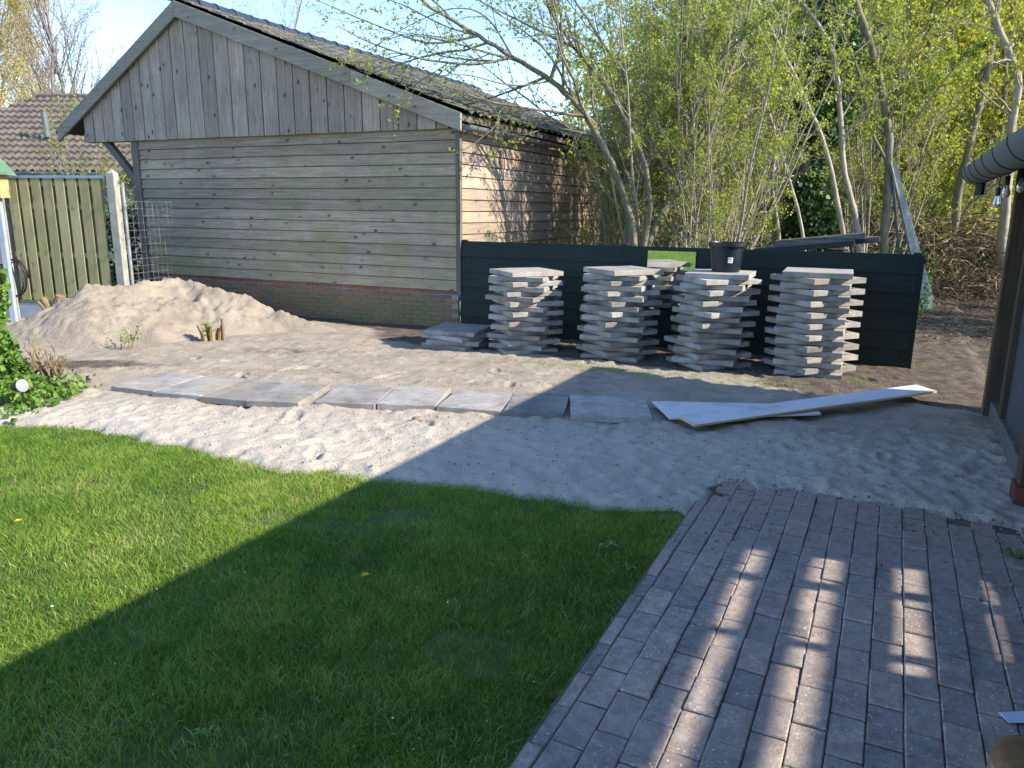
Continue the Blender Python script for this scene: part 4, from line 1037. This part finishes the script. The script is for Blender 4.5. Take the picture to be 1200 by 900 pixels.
# ------------------------------------------------------------------ grey sheet and plank leaning on the trunk
ft = G(1091, 363); tp = P(1047, 190, 12.75)
ls = empty('leaning_sheet', (ft[0], ft[1], 0)); tag(ls, 'narrow grey corrugated sheet leaning upright against a trunk', 'sheet')
dv = tp-Vector((ft[0], ft[1], 0)); sd = Vector((.75, .66, 0)).normalized(); nn_ = dv.cross(sd).normalized()
V = []; F = []; NW = 12
for i in range(NW+1):
    wv_ = (i/NW-.5)
    for f_, ww in ((0, .52), (1, .12)):
        V.append(tuple(dv*f_+sd*wv_*ww+nn_*(.016*math.sin(i*math.pi)+.016*math.cos(i*math.pi*.999)))); V.append(tuple(dv*f_+sd*wv_*ww+nn_*(.016*math.cos(i*math.pi)+.006)))
for i in range(NW):
    a = i*4; b_ = a+4
    F += [(a, b_, b_+2, a+2), (a+1, a+3, b_+3, b_+1)]
me = bpy.data.meshes.new('corrugated_panel'); me.from_pydata(V, [], F); me.update(); obj('corrugated_panel', me, M['galvanised'], ls)
MB().beam(tuple(-sd*.265+nn_*.02), tuple(dv-sd*.055+nn_*.02), .045, .03).build('edge_strip', M['galvanised'], ls)
f2 = P(1066, 330, 12.0); f2.z = 0; t2 = P(1046, 212, 12.55)
o = MB().beam((0, 0, 0), tuple(t2-f2), .16, .03, up=(.9, -.4, 0)).build('leaning_plank', M['slate_panel'], None, .003); o.location = f2
tag(o, 'bluish grey plank leaning beside the corrugated sheet', 'plank')

# ------------------------------------------------------------------ old dark boards piled behind the fence
def LF(x, y, z): return gf.matrix_basis @ Vector((x, y, z))
for k_, (x0, x1) in enumerate(((3.88, 4.08), (4.58, 4.78))):
    o = MB().box(-.10, .10, -.35, .35, 0, 1.16+.08*k_).build('timber_block', M['old_plank'], None, .006); o.location = LF((x0+x1)/2, .55, -.02); o.rotation_euler = (0, 0, -rad(25))
    tag(o, ['squat old timber block under the low end of the dark boards', 'taller old timber block under the raised end of the dark boards'][k_], 'block')
for k_, (yy, dz, ln, mat_, lab) in enumerate(((.30, 0, 1.05, 'dark_roofing', 'black board on the fence side of the old board pile'), (.62, .02, 1.2, 'old_plank', 'weathered grey board lying behind the black board'), (.46, .088, .95, 'old_plank', 'short weathered board on top of the old board pile'))):
    a = Vector((3.80+.10*k_, yy, 1.165+dz+.03)); b_ = a+Vector((ln, .04, ln*.115))
    m = MB().beam((0, 0, 0), tuple(b_-a), .28, .065); o = m.build('old_board', M[mat_], None, .004); o.location = LF(*a); o.rotation_euler = (0, 0, -rad(25))
    tag(o, lab, 'board')

# ================================================================== LEFT: board fence, post, wire, house
FLp = Vector((-7.22, 11.05, 0)); FRp = Vector((-5.52, 10.76, 0)); fd = (FRp-FLp); fw = fd.length; fa = math.atan2(fd.y, fd.x)
wf = empty('board_fence', FLp, fa); tag(wf, 'greenish wooden fence panel of overlapping vertical boards behind the sand pile', 'fence')
nbd = 8; bw = .142; pitch_ = (fw-.22)/nbd
for i in range(nbd):
    x = .10+pitch_*(i+.5)
    MB().box(x-bw/2, x+bw/2, -.042, -.020, .30, 2.00).build('fence_board', M['fence_wood'], wf, .003)
for i in range(nbd-1):
    x = .10+pitch_*(i+1)
    MB().box(x-.06, x+.06, .020, .040, .30, 2.00).build('back_board', M['fence_wood'], wf)
for z in (.36, .95, 1.62, 1.93):
    MB().box(.08, fw-.08, -.0195, .0195, z-.035, z+.035).build('rail', M['fence_wood'], wf)
MB().box(.06, fw-.06, -.05, .05, 2.002, 2.04).build('cap_rail', M['blue_plate'], wf)
MB().box(.06, fw-.06, -.02, .02, .26, .298).build('bottom_rail', M['fence_wood'], wf)
MB().box(.04, fw-.04, -.025, .025, -.05, .255).build('base_plate', M['blue_plate'], wf)
def cpost(x, h):
    m = MB(); a = .056
    m.box(x-a, x+a, -a, a, -.05, h); b_ = len(m.v)
    m.add([(x-a, -a, h), (x+a, -a, h), (x+a, a, h), (x-a, a, h), (x, 0, h+.06)], [(0, 1, 4), (1, 2, 4), (2, 3, 4), (3, 0, 4)])
    m.build('concrete_post', M['concrete_post'], wf)
cpost(-.02, 2.06); cpost(fw+.02, 2.07)
# second panel out of frame to the left
for i in range(8):
    x = -.30-i*.19; MB().box(x-.08, x+.08, -.042, -.02, .3, 2.0).build('fence_board', M['fence_wood'], wf)
MB().box(-1.75, -.09, -.025, .025, -.05, .29).build('base_plate', M['blue_plate'], wf)
# bird house on its own pole in front of the fence post
bq = P(0, 232, 10.7); bh_ = empty('bird_house', (bq.x-.03, bq.y, 0)); tag(bh_, 'small wooden bird house with green roof on a grey pole', 'bird house')
MB().box(-.035, .035, -.035, .035, -.05, bq.z).build('pole', M['blue_plate'], bh_)
MB().box(-.11, .11, -.10, .10, bq.z+.002, bq.z+.30).build('box', M['birch_wood'], bh_)
zt = bq.z+.302
rf = MB().add([(-.20, -.17, zt), (.20, -.17, zt), (.20, .17, zt), (-.20, .17, zt), (0, -.17, zt+.24), (0, .17, zt+.24)], [(3, 2, 1, 0), (0, 1, 4), (1, 2, 5, 4), (2, 3, 5), (3, 0, 4, 5)]).build('roof', M['green_roof'], bh_)
MB().lathe([(.0001, 0), (.028, 0)], 14).build('entrance_hole', M['black_metal'], bh_, loc=(0, -.102, bq.z+.19), rot=(math.pi/2, 0, 0))
# black hose hanging on the post
hp = [Vector((FLp.x+.1+.17*math.cos(t), FLp.y-.10-.01*t, .62+.26*math.sin(t))) for t in np.linspace(0, 4*math.pi, 44)]
hz = MB(); hz.tube([h_-FLp for h_ in hp], .014, 7)
hz.tube([Vector((.1, -.13, .86)), Vector((.08, .0, .88))], .010, 6)
o = hz.build('garden_hose', M['black_metal'], None, sm=True); o.location = FLp; tag(o, 'coiled black garden hose hanging on the fence post', 'hose')
# wire mesh panel between fence post and shed
wa = Vector((-5.40, 10.86, 0)); wb_ = Vector((-5.02, 12.18, 0)); wl_ = (wb_-wa).length
wm = empty('wire_panel', wa, math.atan2((wb_-wa).y, (wb_-wa).x)); tag(wm, 'galvanised wire mesh panel between the board fence and the shed', 'wire panel')
for i in range(int(wl_/.10)+1): MB().tube([(i*.10, 0, 0), (i*.10, 0, 1.70)], .0022, 4).build('vertical_wire', M['galvanised'], wm)
for j in range(17): MB().tube([(0, .006, .10+j*.10), (int(wl_/.10)*.10, .006, .10+j*.10)], .0022, 4).build('horizontal_wire', M['galvanised'], wm)
MB().tube([(-.03, 0, -.05), (-.03, 0, 1.95)], .022, 8).build('end_post', M['galvanised'], wm)

# neighbour house
hb = P(60, 200, 21); hs = empty('neighbour_house', (hb.x-1, hb.y, 0), rad(-3)); tag(hs, 'neighbouring low house with a brown tiled roof behind the fence', 'house')
ez_ = P(60, 203, 21).z; rg = P(100, 113, 24.2)
Lx0, Lx1 = -9.0, 8.5; rx0 = P(37, 113, 24.2).x-(hb.x-1)
MB().box(Lx0+.3, Lx1-.3, .45, 6.5, 0, ez_-.02).build('wall', M['house_brick'], hs)
RZ, RY = rg.z, 3.35
# front slope as wavy courses, hipped at the left
V = []; F = []; NR = 13; sub = 4; TW = .21
ncols = int((Lx1-Lx0)/TW)
for r_ in range(NR):
    for e_ in (0, 1):
        f_ = (r_+e_)/NR; y = f_*RY; z = ez_+f_*(RZ-ez_)+(.0 if e_ else .075)
        for c_ in range(ncols*sub+1):
            x = Lx0+c_*TW/sub; V.append((x, y, z+.030*math.sin(c_/sub*2*math.pi)))
nv = ncols*sub+1
hx = lambda f_: Lx0-1+(rx0-(Lx0-1)) * f_ if True else 0
for r_ in range(NR*2-1):
    f_ = (r_/2)/NR
    for c_ in range(nv-1):
        x = Lx0+c_*TW/sub
        if x < (rx0-1.15*(1-f_)*RY): continue
        a = r_*nv+c_; F.append((a, a+1, a+nv+1, a+nv))
rme = bpy.data.meshes.new('roof_tiles'); rme.from_pydata(V, [], F); rme.update()
tag(obj('roof_tiles', rme, M['house_tile'], hs), kind='stuff')
MB().add([(rx0-1.15*RY-.1, 0, ez_-.06), (Lx1, 0, ez_-.06), (Lx1, 2*RY, ez_-.06), (rx0-1.15*RY-.1, 2*RY, ez_-.06), (rx0-.05, RY, RZ-.06), (Lx1, RY, RZ-.06)], [(0, 1, 5, 4), (2, 3, 4, 5), (3, 0, 4), (1, 2, 5), (0, 3, 2, 1)]).build('roof', M['house_tile'], hs)
MB().tube([(rx0-.1, RY, RZ+.02), (Lx1, RY, RZ+.02)], .09, 8).build('ridge', M['house_tile'], hs)
MB().tube([(rx0-1.15*RY, -.08, ez_-.03), (Lx1, -.08, ez_-.03)], .075, 8).build('gutter', M['slate_panel'], hs)
vp = P(52, 150, 22.3); q = vp-hs.location
MB().tube([(q.x, q.y, q.z-.25), (q.x-.03, q.y, q.z+.42)], .085, 12).build('vent_pipe', M['gutter_grey'], hs)

# trees on the left skyline
random.seed(71)
cfgBare = dict(wob=.14, up=.05, n=(16, 10, 7), ang=(20, 52), len=((.25, .5), (.35, .6), (.4, .65)), rmax=(.045, .018, .010), rmin=.007, leaf=5, f0=.2, spread=.05)
def skyline(name, x, Y, H, seed, bark, leafm, ls, label, cfg, stems=2):
    random.seed(seed); T = Tree()
    for _ in range(stems): T.grow(Vector((random.uniform(-.2, .2), random.uniform(-.2, .2), -.03)), Vector((random.uniform(-.18, .18), random.uniform(-.1, .1), 1)).normalized(), H*random.uniform(.85, 1), .10, 0, 3, cfg)
    q = P(x, 200, Y); r = tree_obj(name, T, (0, 0, 0), bark, leafm, ls, label); r.location = (q.x, q.y, 0); return r
skyline('yellow_willow', -5, 30, 9.4, 3, 'bark_willow', 'leaf_willow', .055, 'golden yellow willow crown behind the brown tiled roof', dict(cfgBare, leaf=14, spread=.16, n=(17, 10, 6)), 3)
skyline('budding_tree', 76, 27.5, 9.6, 5, 'bark_grey', 'leaf_bud', .05, 'upright dark twigged tree with buds rising above the house ridge', dict(cfgBare, ang=(15, 38), up=.10, n=(20, 7, 4), leaf=5, wob=.08), 2)
skyline('bare_tree', 118, 40, 13.0, 8, 'bark_grey', 'leaf_bud', .05, 'pale bare round crowned tree beside the shed barge board', dict(cfgBare, n=(15, 10, 6)), 2)
skyline('bare_tree', 50, 44, 12.5, 12, 'bark_grey', 'leaf_bud', .05, 'faint bare tree between the willow and the budding tree', dict(cfgBare), 2)
skyline('bare_tree', 308, 42, 14.2, 10, 'bark_grey', 'leaf_bud', .05, 'bare tree crown peeping over the shed ridge tiles', dict(cfgBare), 2)
# climber sprawling in front of the house roof
random.seed(73); T = Tree()
for _ in range(7): T.grow(Vector((random.uniform(-.5, .5), 0, -.03)), Vector((random.uniform(-.5, .4), 0, 1)).normalized(), random.uniform(2.6, 4.2), .025, 0, 2, dict(cfgBare, n=(12, 6), leaf=6, rmax=(.012, .007, .005), rmin=.004))
q = P(112, 250, 17.5); r = tree_obj('budding_shrub', T, (0, 0, 0), 'bark_grey', 'leaf_fresh', .05, 'thin leggy shrub with first leaves in front of the neighbour roof', cat='shrub'); r.location = (q.x, q.y, 0)
# hedge and lawn seen under the carport
q = P(150, 250, 17); hp_ = np.array([(random.gauss(0, .9), random.gauss(0, .25), random.uniform(0, 1.7)) for _ in range(2600)])
hr = empty('garden_hedge', (q.x, q.y, 0)); obj('foliage', leaves('foliage', hp_, .10, .3, .7), M['leaf_ivy'], hr); T = Tree()
for i in range(7): T.add([Vector((i*.3-.9, 0, -.05)), Vector((i*.3-.9, 0, .8)), Vector((i*.3-.85, .05, 1.5))], [.02, .016, .006], 5)
obj('stem', T.wood_mesh('stem'), M['bark'], hr); tag(hr, 'dark green hedge seen through the carport opening', 'hedge')
pts = [(random.uniform(-9.5, -5.5), random.uniform(12.6, 16.2), -.03) for _ in range(16000)]
tufts('far_lawn', 'green grass strip beyond the wire mesh panel', pts, .06, .14, tint0=.2, tint1=.7)

# ------------------------------------------------------------------ stumps, cut shrub, ivy, spotlight
def stump(name, base, sticks, label, mat='stump_wood', leafs=None):
    r = empty(name, base); 
    for (dx, dy, h_, lx, ly, rad_) in sticks:
        pts = [Vector((dx, dy, -.12)), Vector((dx+lx*.4, dy+ly*.4, h_*.5)), Vector((dx+lx, dy+ly, h_))]
        MB().tube(pts, [rad_*1.15, rad_, rad_*.92], 9).build('cut_stem', M[mat], r)
    if leafs:
        obj('sprouts', leaves('sprouts', np.array([(random.gauss(leafs[0], .04), random.gauss(-.03, .04), random.uniform(.08, leafs[1])) for _ in range(leafs[2])]), .035, .3, .6), M['leaf_hedge'], r)
    tag(r, label, 'stump'); return r
g = G(250, 401); stump('coppiced_stump', (g[0], g[1], surf(g[0], g[1])-.01), [(-.10, 0, .20, -.07, 0, .028), (-.04, .02, .22, -.03, 0, .032), (.0, -.03, .19, .01, 0, .035), (.06, 0, .19, .06, .02, .026), (.13, .01, .28, .0, 0, .022), (.03, .05, .15, .03, .02, .03), (-.07, -.04, .12, -.03, -.02, .03)], 'group of short sawn off stems sprouting at the foot of the sand pile', leafs=(-.05, .24, 60))
g = P(62, 362, 10.1); stump('coppiced_stump', (g.x, g.y, max(0, float(pile_h(np.array([g.x]), np.array([g.y]))[0]))-.02), [(-.02, 0, .20, -.10, 0, .05), (.06, 0, .24, .06, 0, .06), (.02, .04, .20, .03, 0, .045), (-.05, -.02, .16, -.12, 0, .035)], 'thick sawn orange stump between the sand pile and board fence')
random.seed(81); T = Tree(); g = G(62, 452)
for _ in range(11):
    T.grow(Vector((random.gauss(0, .03), random.gauss(0, .03), -.03)), Vector((random.uniform(-.65, .5), random.uniform(-.3, .3), 1)).normalized(), random.uniform(.26, .52), .019, 1, 3, dict(wob=.22, up=.02, n=(5, 5, 3), ang=(20, 50), len=((.3, .5),), rmax=(.012, .012, .008), rmin=.004, leaf=0, f0=.35))
r = empty('pruned_shrub', (g[0], g[1], 0)); obj('branches', T.wood_mesh('branches'), M['stump_wood'], r); tag(r, 'hard pruned bare shrub of tan branches rising from the ivy', 'shrub')
random.seed(83); T = Tree(); g = G(150, 411)
for _ in range(9): T.grow(Vector((random.gauss(0, .07), random.gauss(0, .03), -.02)), Vector((random.uniform(-.5, .5), random.uniform(-.3, .3), 1)).normalized(), random.uniform(.18, .36), .006, 2, 3, dict(wob=.15, up=.02, n=(2, 2, 3), ang=(20, 50), len=((.3, .5),), rmax=(.004, .004, .004), rmin=.003, leaf=5, f0=.35))
r = tree_obj('twig_clump', T, (0, 0, 0), 'stump_wood', 'leaf_hedge', .03, 'clump of thin dry shoots with few leaves at the pile foot', cat='shrub'); r.location = (g[0], g[1], surf(g[0], g[1]))
# ivy mound at the left edge, with ground cover
random.seed(91); ip = []
for _ in range(7000):
    a = random.uniform(0, 6.28); t = random.random(); z = random.uniform(0, 1.05); q_ = (.40+.10*math.sin(3*a+z*5))*(1-.35*max(0, z-.6))*random.uniform(.75, 1.05)
    ip.append((-4.98+math.cos(a)*q_, 6.72+math.sin(a)*q_*1.1, z))
ib_ = empty('ivy_bush', (-4.98, 6.72, 0)); me = leaves('foliage', np.array(ip), .062, .35, .8); me.transform(Matrix.Translation((4.98, -6.72, 0))); obj('foliage', me, M['leaf_hedge'], ib_)
T = Tree()
for _ in range(9): T.add([Vector((random.gauss(0, .1), random.gauss(0, .1), -.05)), Vector((random.gauss(0, .15), random.gauss(0, .15), .5)), Vector((random.gauss(0, .2), random.gauss(0, .2), .95))], [.012, .009, .004], 5)
obj('stem', T.wood_mesh('stem'), M['bark'], ib_); tag(ib_, 'bright leafy ivy bush at the lawn edge beside the spotlight', 'bush')
ip = []
for _ in range(2600):
    x = random.uniform(-4.9, -3.75); y = 6.45+random.gauss(0, .28)-(x+4.4)*.35
    if x > -4.0 and random.random() < .5: continue
    ip.append((x, y, random.betavariate(1.3, 2.5)*.20*(1 if x < -4.1 else .6)))
me = leaves('ivy_ground_cover', np.array(ip), .055, .35, .8, .35, np.array([[.3, -.3, .9]])); tag(obj('ivy_ground_cover', me, M['leaf_hedge']), 'low ivy ground cover around the pruned shrub', 'ground cover', kind='stuff')
# spotlight
q = P(25, 452, 6.0); r = empty('garden_spotlight', (q.x, q.y, 0)); tag(r, 'small round garden spotlight with silvery face on a black spike in ivy', 'spotlight')
hd = Vector((.88, -.38, .22)).normalized(); rot = hd.to_track_quat('Z', 'Y').to_euler()
MB().tube([(0, 0, -.06), (0, 0, q.z-.03)], .009, 8).build('spike', M['black_metal'], r)
MB().lathe([(.0001, -.10), (.03, -.10), (.045, -.05), (.052, .0), (.056, .012), (.051, .012)], 20).build('housing', M['black_metal'], r, loc=(0, 0, q.z), rot=rot)
MB().lathe([(.052, .008), (.052, .014), (.030, .018), (.0001, .020)], 20).build('lens', M['spot_glass'], r, loc=(0, 0, q.z), rot=rot)

# ================================================================== PORCH on the right (local x across, y along the house axis)
pb = UVW(.85, 5.0); po = empty('wooden_porch', pb, -AX); tag(po, 'open wooden porch with grey wall panels, dark posts and a green grey gutter', 'porch')
# local = (u-.85, v-5)
def pbox(name, u0, u1, v0, v1, z0, z1, mat, bev=0, parent=None): return MB().box(u0-.85, u1-.85, v0-5, v1-5, z0, z1).build(name, M[mat], parent or po, bev)
pbox('post', .80, .92, 7.16, 7.28, -.05, 2.05, 'porch_wood', .004)
pbox('post', .84, .95, 6.55, 6.67, .16, 2.05, 'porch_wood', .004)
pbox('post', .78, .92, 4.97, 5.11, .13, 2.05, 'porch_wood', .004)
pbox('post_foot', .765, .935, 4.955, 5.125, -.05, .128, 'red_foot', .004)
pbox('post', .80, .92, 1.7, 1.82, -.05, 2.05, 'porch_wood', .004)
pbox('post', .80, .92, -2.5, -2.38, -.05, 2.05, 'porch_wood', .004)
pbox('plinth', .84, .98, 5.13, 7.15, -.06, .15, 'old_plank', .006)
for k_, (v0, v1) in enumerate(((5.13, 5.83), (5.835, 6.54))): pbox('wall_panel', .88, .90, v0, v1, .152, .86, 'slate_panel'); pbox('wall_panel', .88, .90, v0, v1, .864, 1.95, 'slate_panel')
pbox('wall_panel', .90, .915, 6.68, 7.15, .152, 1.95, 'porch_wood')
pbox('edge_batten', .785, .798, 7.165, 7.175, .0, 2.0, 'stump_wood')
pbox('eave_beam', .80, .93, -2.6, 7.9, 2.052, 2.16, 'porch_wood')
# roof sheet, rising to the back
def roofp(u0, u1, z0, z1, v0, v1, t, name, mat):
    x0, x1, y0, y1 = u0-.85, u1-.85, v0-5, v1-5
    MB().hexa([(x0, y0, z0), (x1, y0, z1), (x1, y1, z1), (x0, y1, z0), (x0, y0, z0+t), (x1, y0, z1+t), (x1, y1, z1+t), (x0, y1, z0+t)]).build(name, M[mat], po)
roofp(.56, 3.6, 2.06, 2.92, -4.0, 7.98, .05, 'roof', 'dark_roofing')
g_, d_, x_ = gutter('gutter', M['gutter_grey'], po, (.575-.85, 7.98-5, 2.02), (.575-.85, -4-5, 2.045), .125, .004, 16)
# seams (brackets) around the gutter
for v in [7.9, 7.55, 7.1, 6.6, 6.05, 5.4, 4.7, 4.0, 3.0, 2.0, 1.0]:
    zc = 2.02+.025*(7.98-v)/11.98
    pts = [(.575-.85+math.cos(t)*.127, v-5, zc+math.sin(t)*.127) for t in np.linspace(math.pi, 2*math.pi, 12)]
    MB().tube(pts, .005, 5).build('gutter_bracket', M['black_metal'], g_)
MB().tube([(.60-.85, 7.72-5, 1.91), (.60-.85, 7.72-5, 1.80)], .045, 10).build('downpipe_outlet', M['black_metal'], po)
# back wall with slots under the roof that let the sun through
pbox('back_wall', 3.28, 3.32, -4, 7.9, -.05, 1.69, 'porch_wood')
pbox('back_wall', 3.28, 3.32, 4.27, 7.9, 1.69, 2.80, 'porch_wood'); pbox('back_wall', 3.28, 3.32, -4, 1.2, 1.69, 2.80, 'porch_wood')
def slot(uc, hw): L = (3.3-uc)/.987; return L*math.tan(rad(SUN_EL))
cuts = []
for u0, u1 in ((-.518, -.425), (-.218, -.088), (.133, .257), (.49, .535)):
    cuts.append((slot(u1, 0), slot(u0, 0)))
cuts.sort(); zprev = 1.69
for a, b_ in cuts:
    pbox('slat', 3.285, 3.315, 1.2, 4.27, zprev, a, 'porch_wood'); zprev = b_
pbox('slat', 3.285, 3.315, 1.2, 4.27, zprev, 2.80, 'porch_wood')
for v0, v1 in ((3.94, 4.02), (3.42, 3.48)): pbox('stud_or_blocker', 3.317, 3.345, v0, v1, 1.6, 2.80, 'porch_wood')
for (a, b_), v1 in zip(cuts, (3.55, 3.35, 2.6, 2.55)): pbox('stud_or_blocker', 3.318, 3.35, 1.25, v1, a-.02, b_+.02, 'porch_wood')  # unseen boards added to close slot ends and cut the sun streaks short
pbox('end_wall', .93, 3.28, 7.18, 7.22, -.05, 2.1, 'porch_wood')
# string lights under the gutter
for x, y, Y_, lab in ((1170, 224, 6.15, 'clear light bulb hanging lower on the porch cord'), (1181, 211, 5.9, 'clear light bulb hanging higher near the porch post'), (1199, 203, 5.5, 'clear light bulb hanging beside the dark porch post')):
    q = P(x, y, Y_); r = empty('festoon_bulb', q); tag(r, lab, 'light bulb', 'festoon bulbs under the porch gutter')
    MB().tube([(0, 0, .0), (0, 0, 2.07-q.z)], .004, 6).build('cord', M['black_metal'], r)
    MB().lathe([(.0001, .03), (.016, .03), (.018, -.035), (.0001, -.035)], 14).build('socket', M['black_metal'], r)
    MB().lathe([(.013, -.035), (.016, -.05), (.029, -.085), (.030, -.105), (.022, -.125), (.0001, -.132)], 16).build('glass', M['bulb'], r, sm=True)

# ------------------------------------------------------------------ small things on lawn and paving
def flower(px_, py_, lab, rr_=.017):
    g = G(px_, py_, .035); r = empty('dandelion', (g[0], g[1], 0)); tag(r, lab, 'flower')
    MB().tube([(0, 0, -.01), (.002, 0, .036)], .0022, 5).build('stem', M['grass'], r)
    V = []; F = []
    for k_ in range(34):
        a = k_*2.4; e = .25+.9*(k_/34); c_ = len(V); q_ = rr_*(.55+.45*k_/34)
        tip = Vector((math.cos(a)*math.sin(e)*q_, math.sin(a)*math.sin(e)*q_, .036+math.cos(e)*q_*.6)); sd_ = Vector((-math.sin(a), math.cos(a), 0))*.003
        V += [(0, 0, .034), tuple(tip+sd_), tuple(tip-sd_)]; F.append((c_, c_+1, c_+2))
    me = bpy.data.meshes.new('petals'); me.from_pydata(V, [], F); me.update(); obj('petals', me, M['petal_yellow'], r)
flower(428, 675, 'yellow dandelion in the shaded part of the lawn', .024); flower(22, 611, 'yellow dandelion in the sunlit lawn near the ivy', .022)
def rosette(px_, py_, n, rr_, lab):
    g = G(px_, py_); r = empty('lawn_weed', (g[0], g[1], 0)); tag(r, lab, 'weed'); V = []; F = []; Tt = []
    for k_ in range(n):
        a = random.uniform(0, 6.28); L = rr_*random.uniform(.5, 1.2); c_ = len(V); d_ = Vector((math.cos(a), math.sin(a), 0)); s_ = Vector((-d_.y, d_.x, 0))*L*.17; z_ = Vector((0, 0, 1))
        V += [(0, 0, 0), tuple(d_*L*.5+s_+z_*L*.5), tuple(d_*L+z_*L*.35), tuple(d_*L*.5-s_+z_*L*.5)]; F.append((c_, c_+1, c_+2, c_+3)); Tt += [random.uniform(.3, .8)]*4
    me = bpy.data.meshes.new('leaf'); me.from_pydata(V, [], F); me.update(); at = me.attributes.new('tint', 'FLOAT', 'POINT'); at.data.foreach_set('value', Tt); obj('leaf', me, M['leaf_hedge'], r)
rosette(240, 862, 9, .04, 'broad leaved weed in the shaded lawn'); rosette(712, 642, 12, .06, 'leafy weed in the lawn beside the paving edge'); rosette(735, 668, 8, .05, 'small clover like weed at the paving edge')
rosette(1190, 655, 12, .07, 'green weed growing by the red post foot')
# fallen petals / dry leaf bits on the lawn
lp = np.array([G(random.uniform(0, 780), random.uniform(560, 900))[:2] for _ in range(34)]); k = polydist(lp[:, 0], lp[:, 1], LAWN) > .05; lp = lp[k]
lp = np.concatenate([lp, np.full((len(lp), 1), .03)], 1); me = leaves('fallen_petals', lp, .011, .4, .6, .6, np.array([[0, 0, 1.0]]))
s = NT('petal_white', .7); M['petal_white'] = s.fin((.6, .56, .52)); tag(obj('fallen_petals', me, M['petal_white']), 'tiny pale fallen petals scattered on the lawn', 'petals', kind='stuff')
# paper on the paving
c = [G(x, y, .03)[:2] for x, y in ((1183, 845.5), (1212, 845.5), (1206, 833), (1171, 834.5))]; off = Vector((c[0][0], c[0][1], .0185))
V = [(x-off.x, y-off.y, 0) for x, y in c]; m = MB().hexa([(x, y, .006) for x, y, _ in V]+[(x, y, .0072+.004*(i in (2, 3))) for i, (x, y, _) in enumerate(V)])
o = m.build('paper_slip', M['paper'], None); o.location = off; tag(o, 'small pale blue slip of paper on the brick paving', 'paper')
# rounded timber end at the lower right corner: chopping block lying at the edge
q = G(1226, 912, .1); lg = empty('wooden_log', (q[0], q[1], .019)); tag(lg, 'round sawn wooden log standing on the brick paving', 'log')
MB().lathe([(.0001, 0), (.135, 0), (.143, .02), (.140, .06), (.138, .10)], 28).build('bark', M['bark'], lg)
lt = MB().lathe([(.138, .10), (.134, .118), (.11, .128), (.0001, .131)], 28).build('sawn_top', M['log_wood'], lg, sm=True)
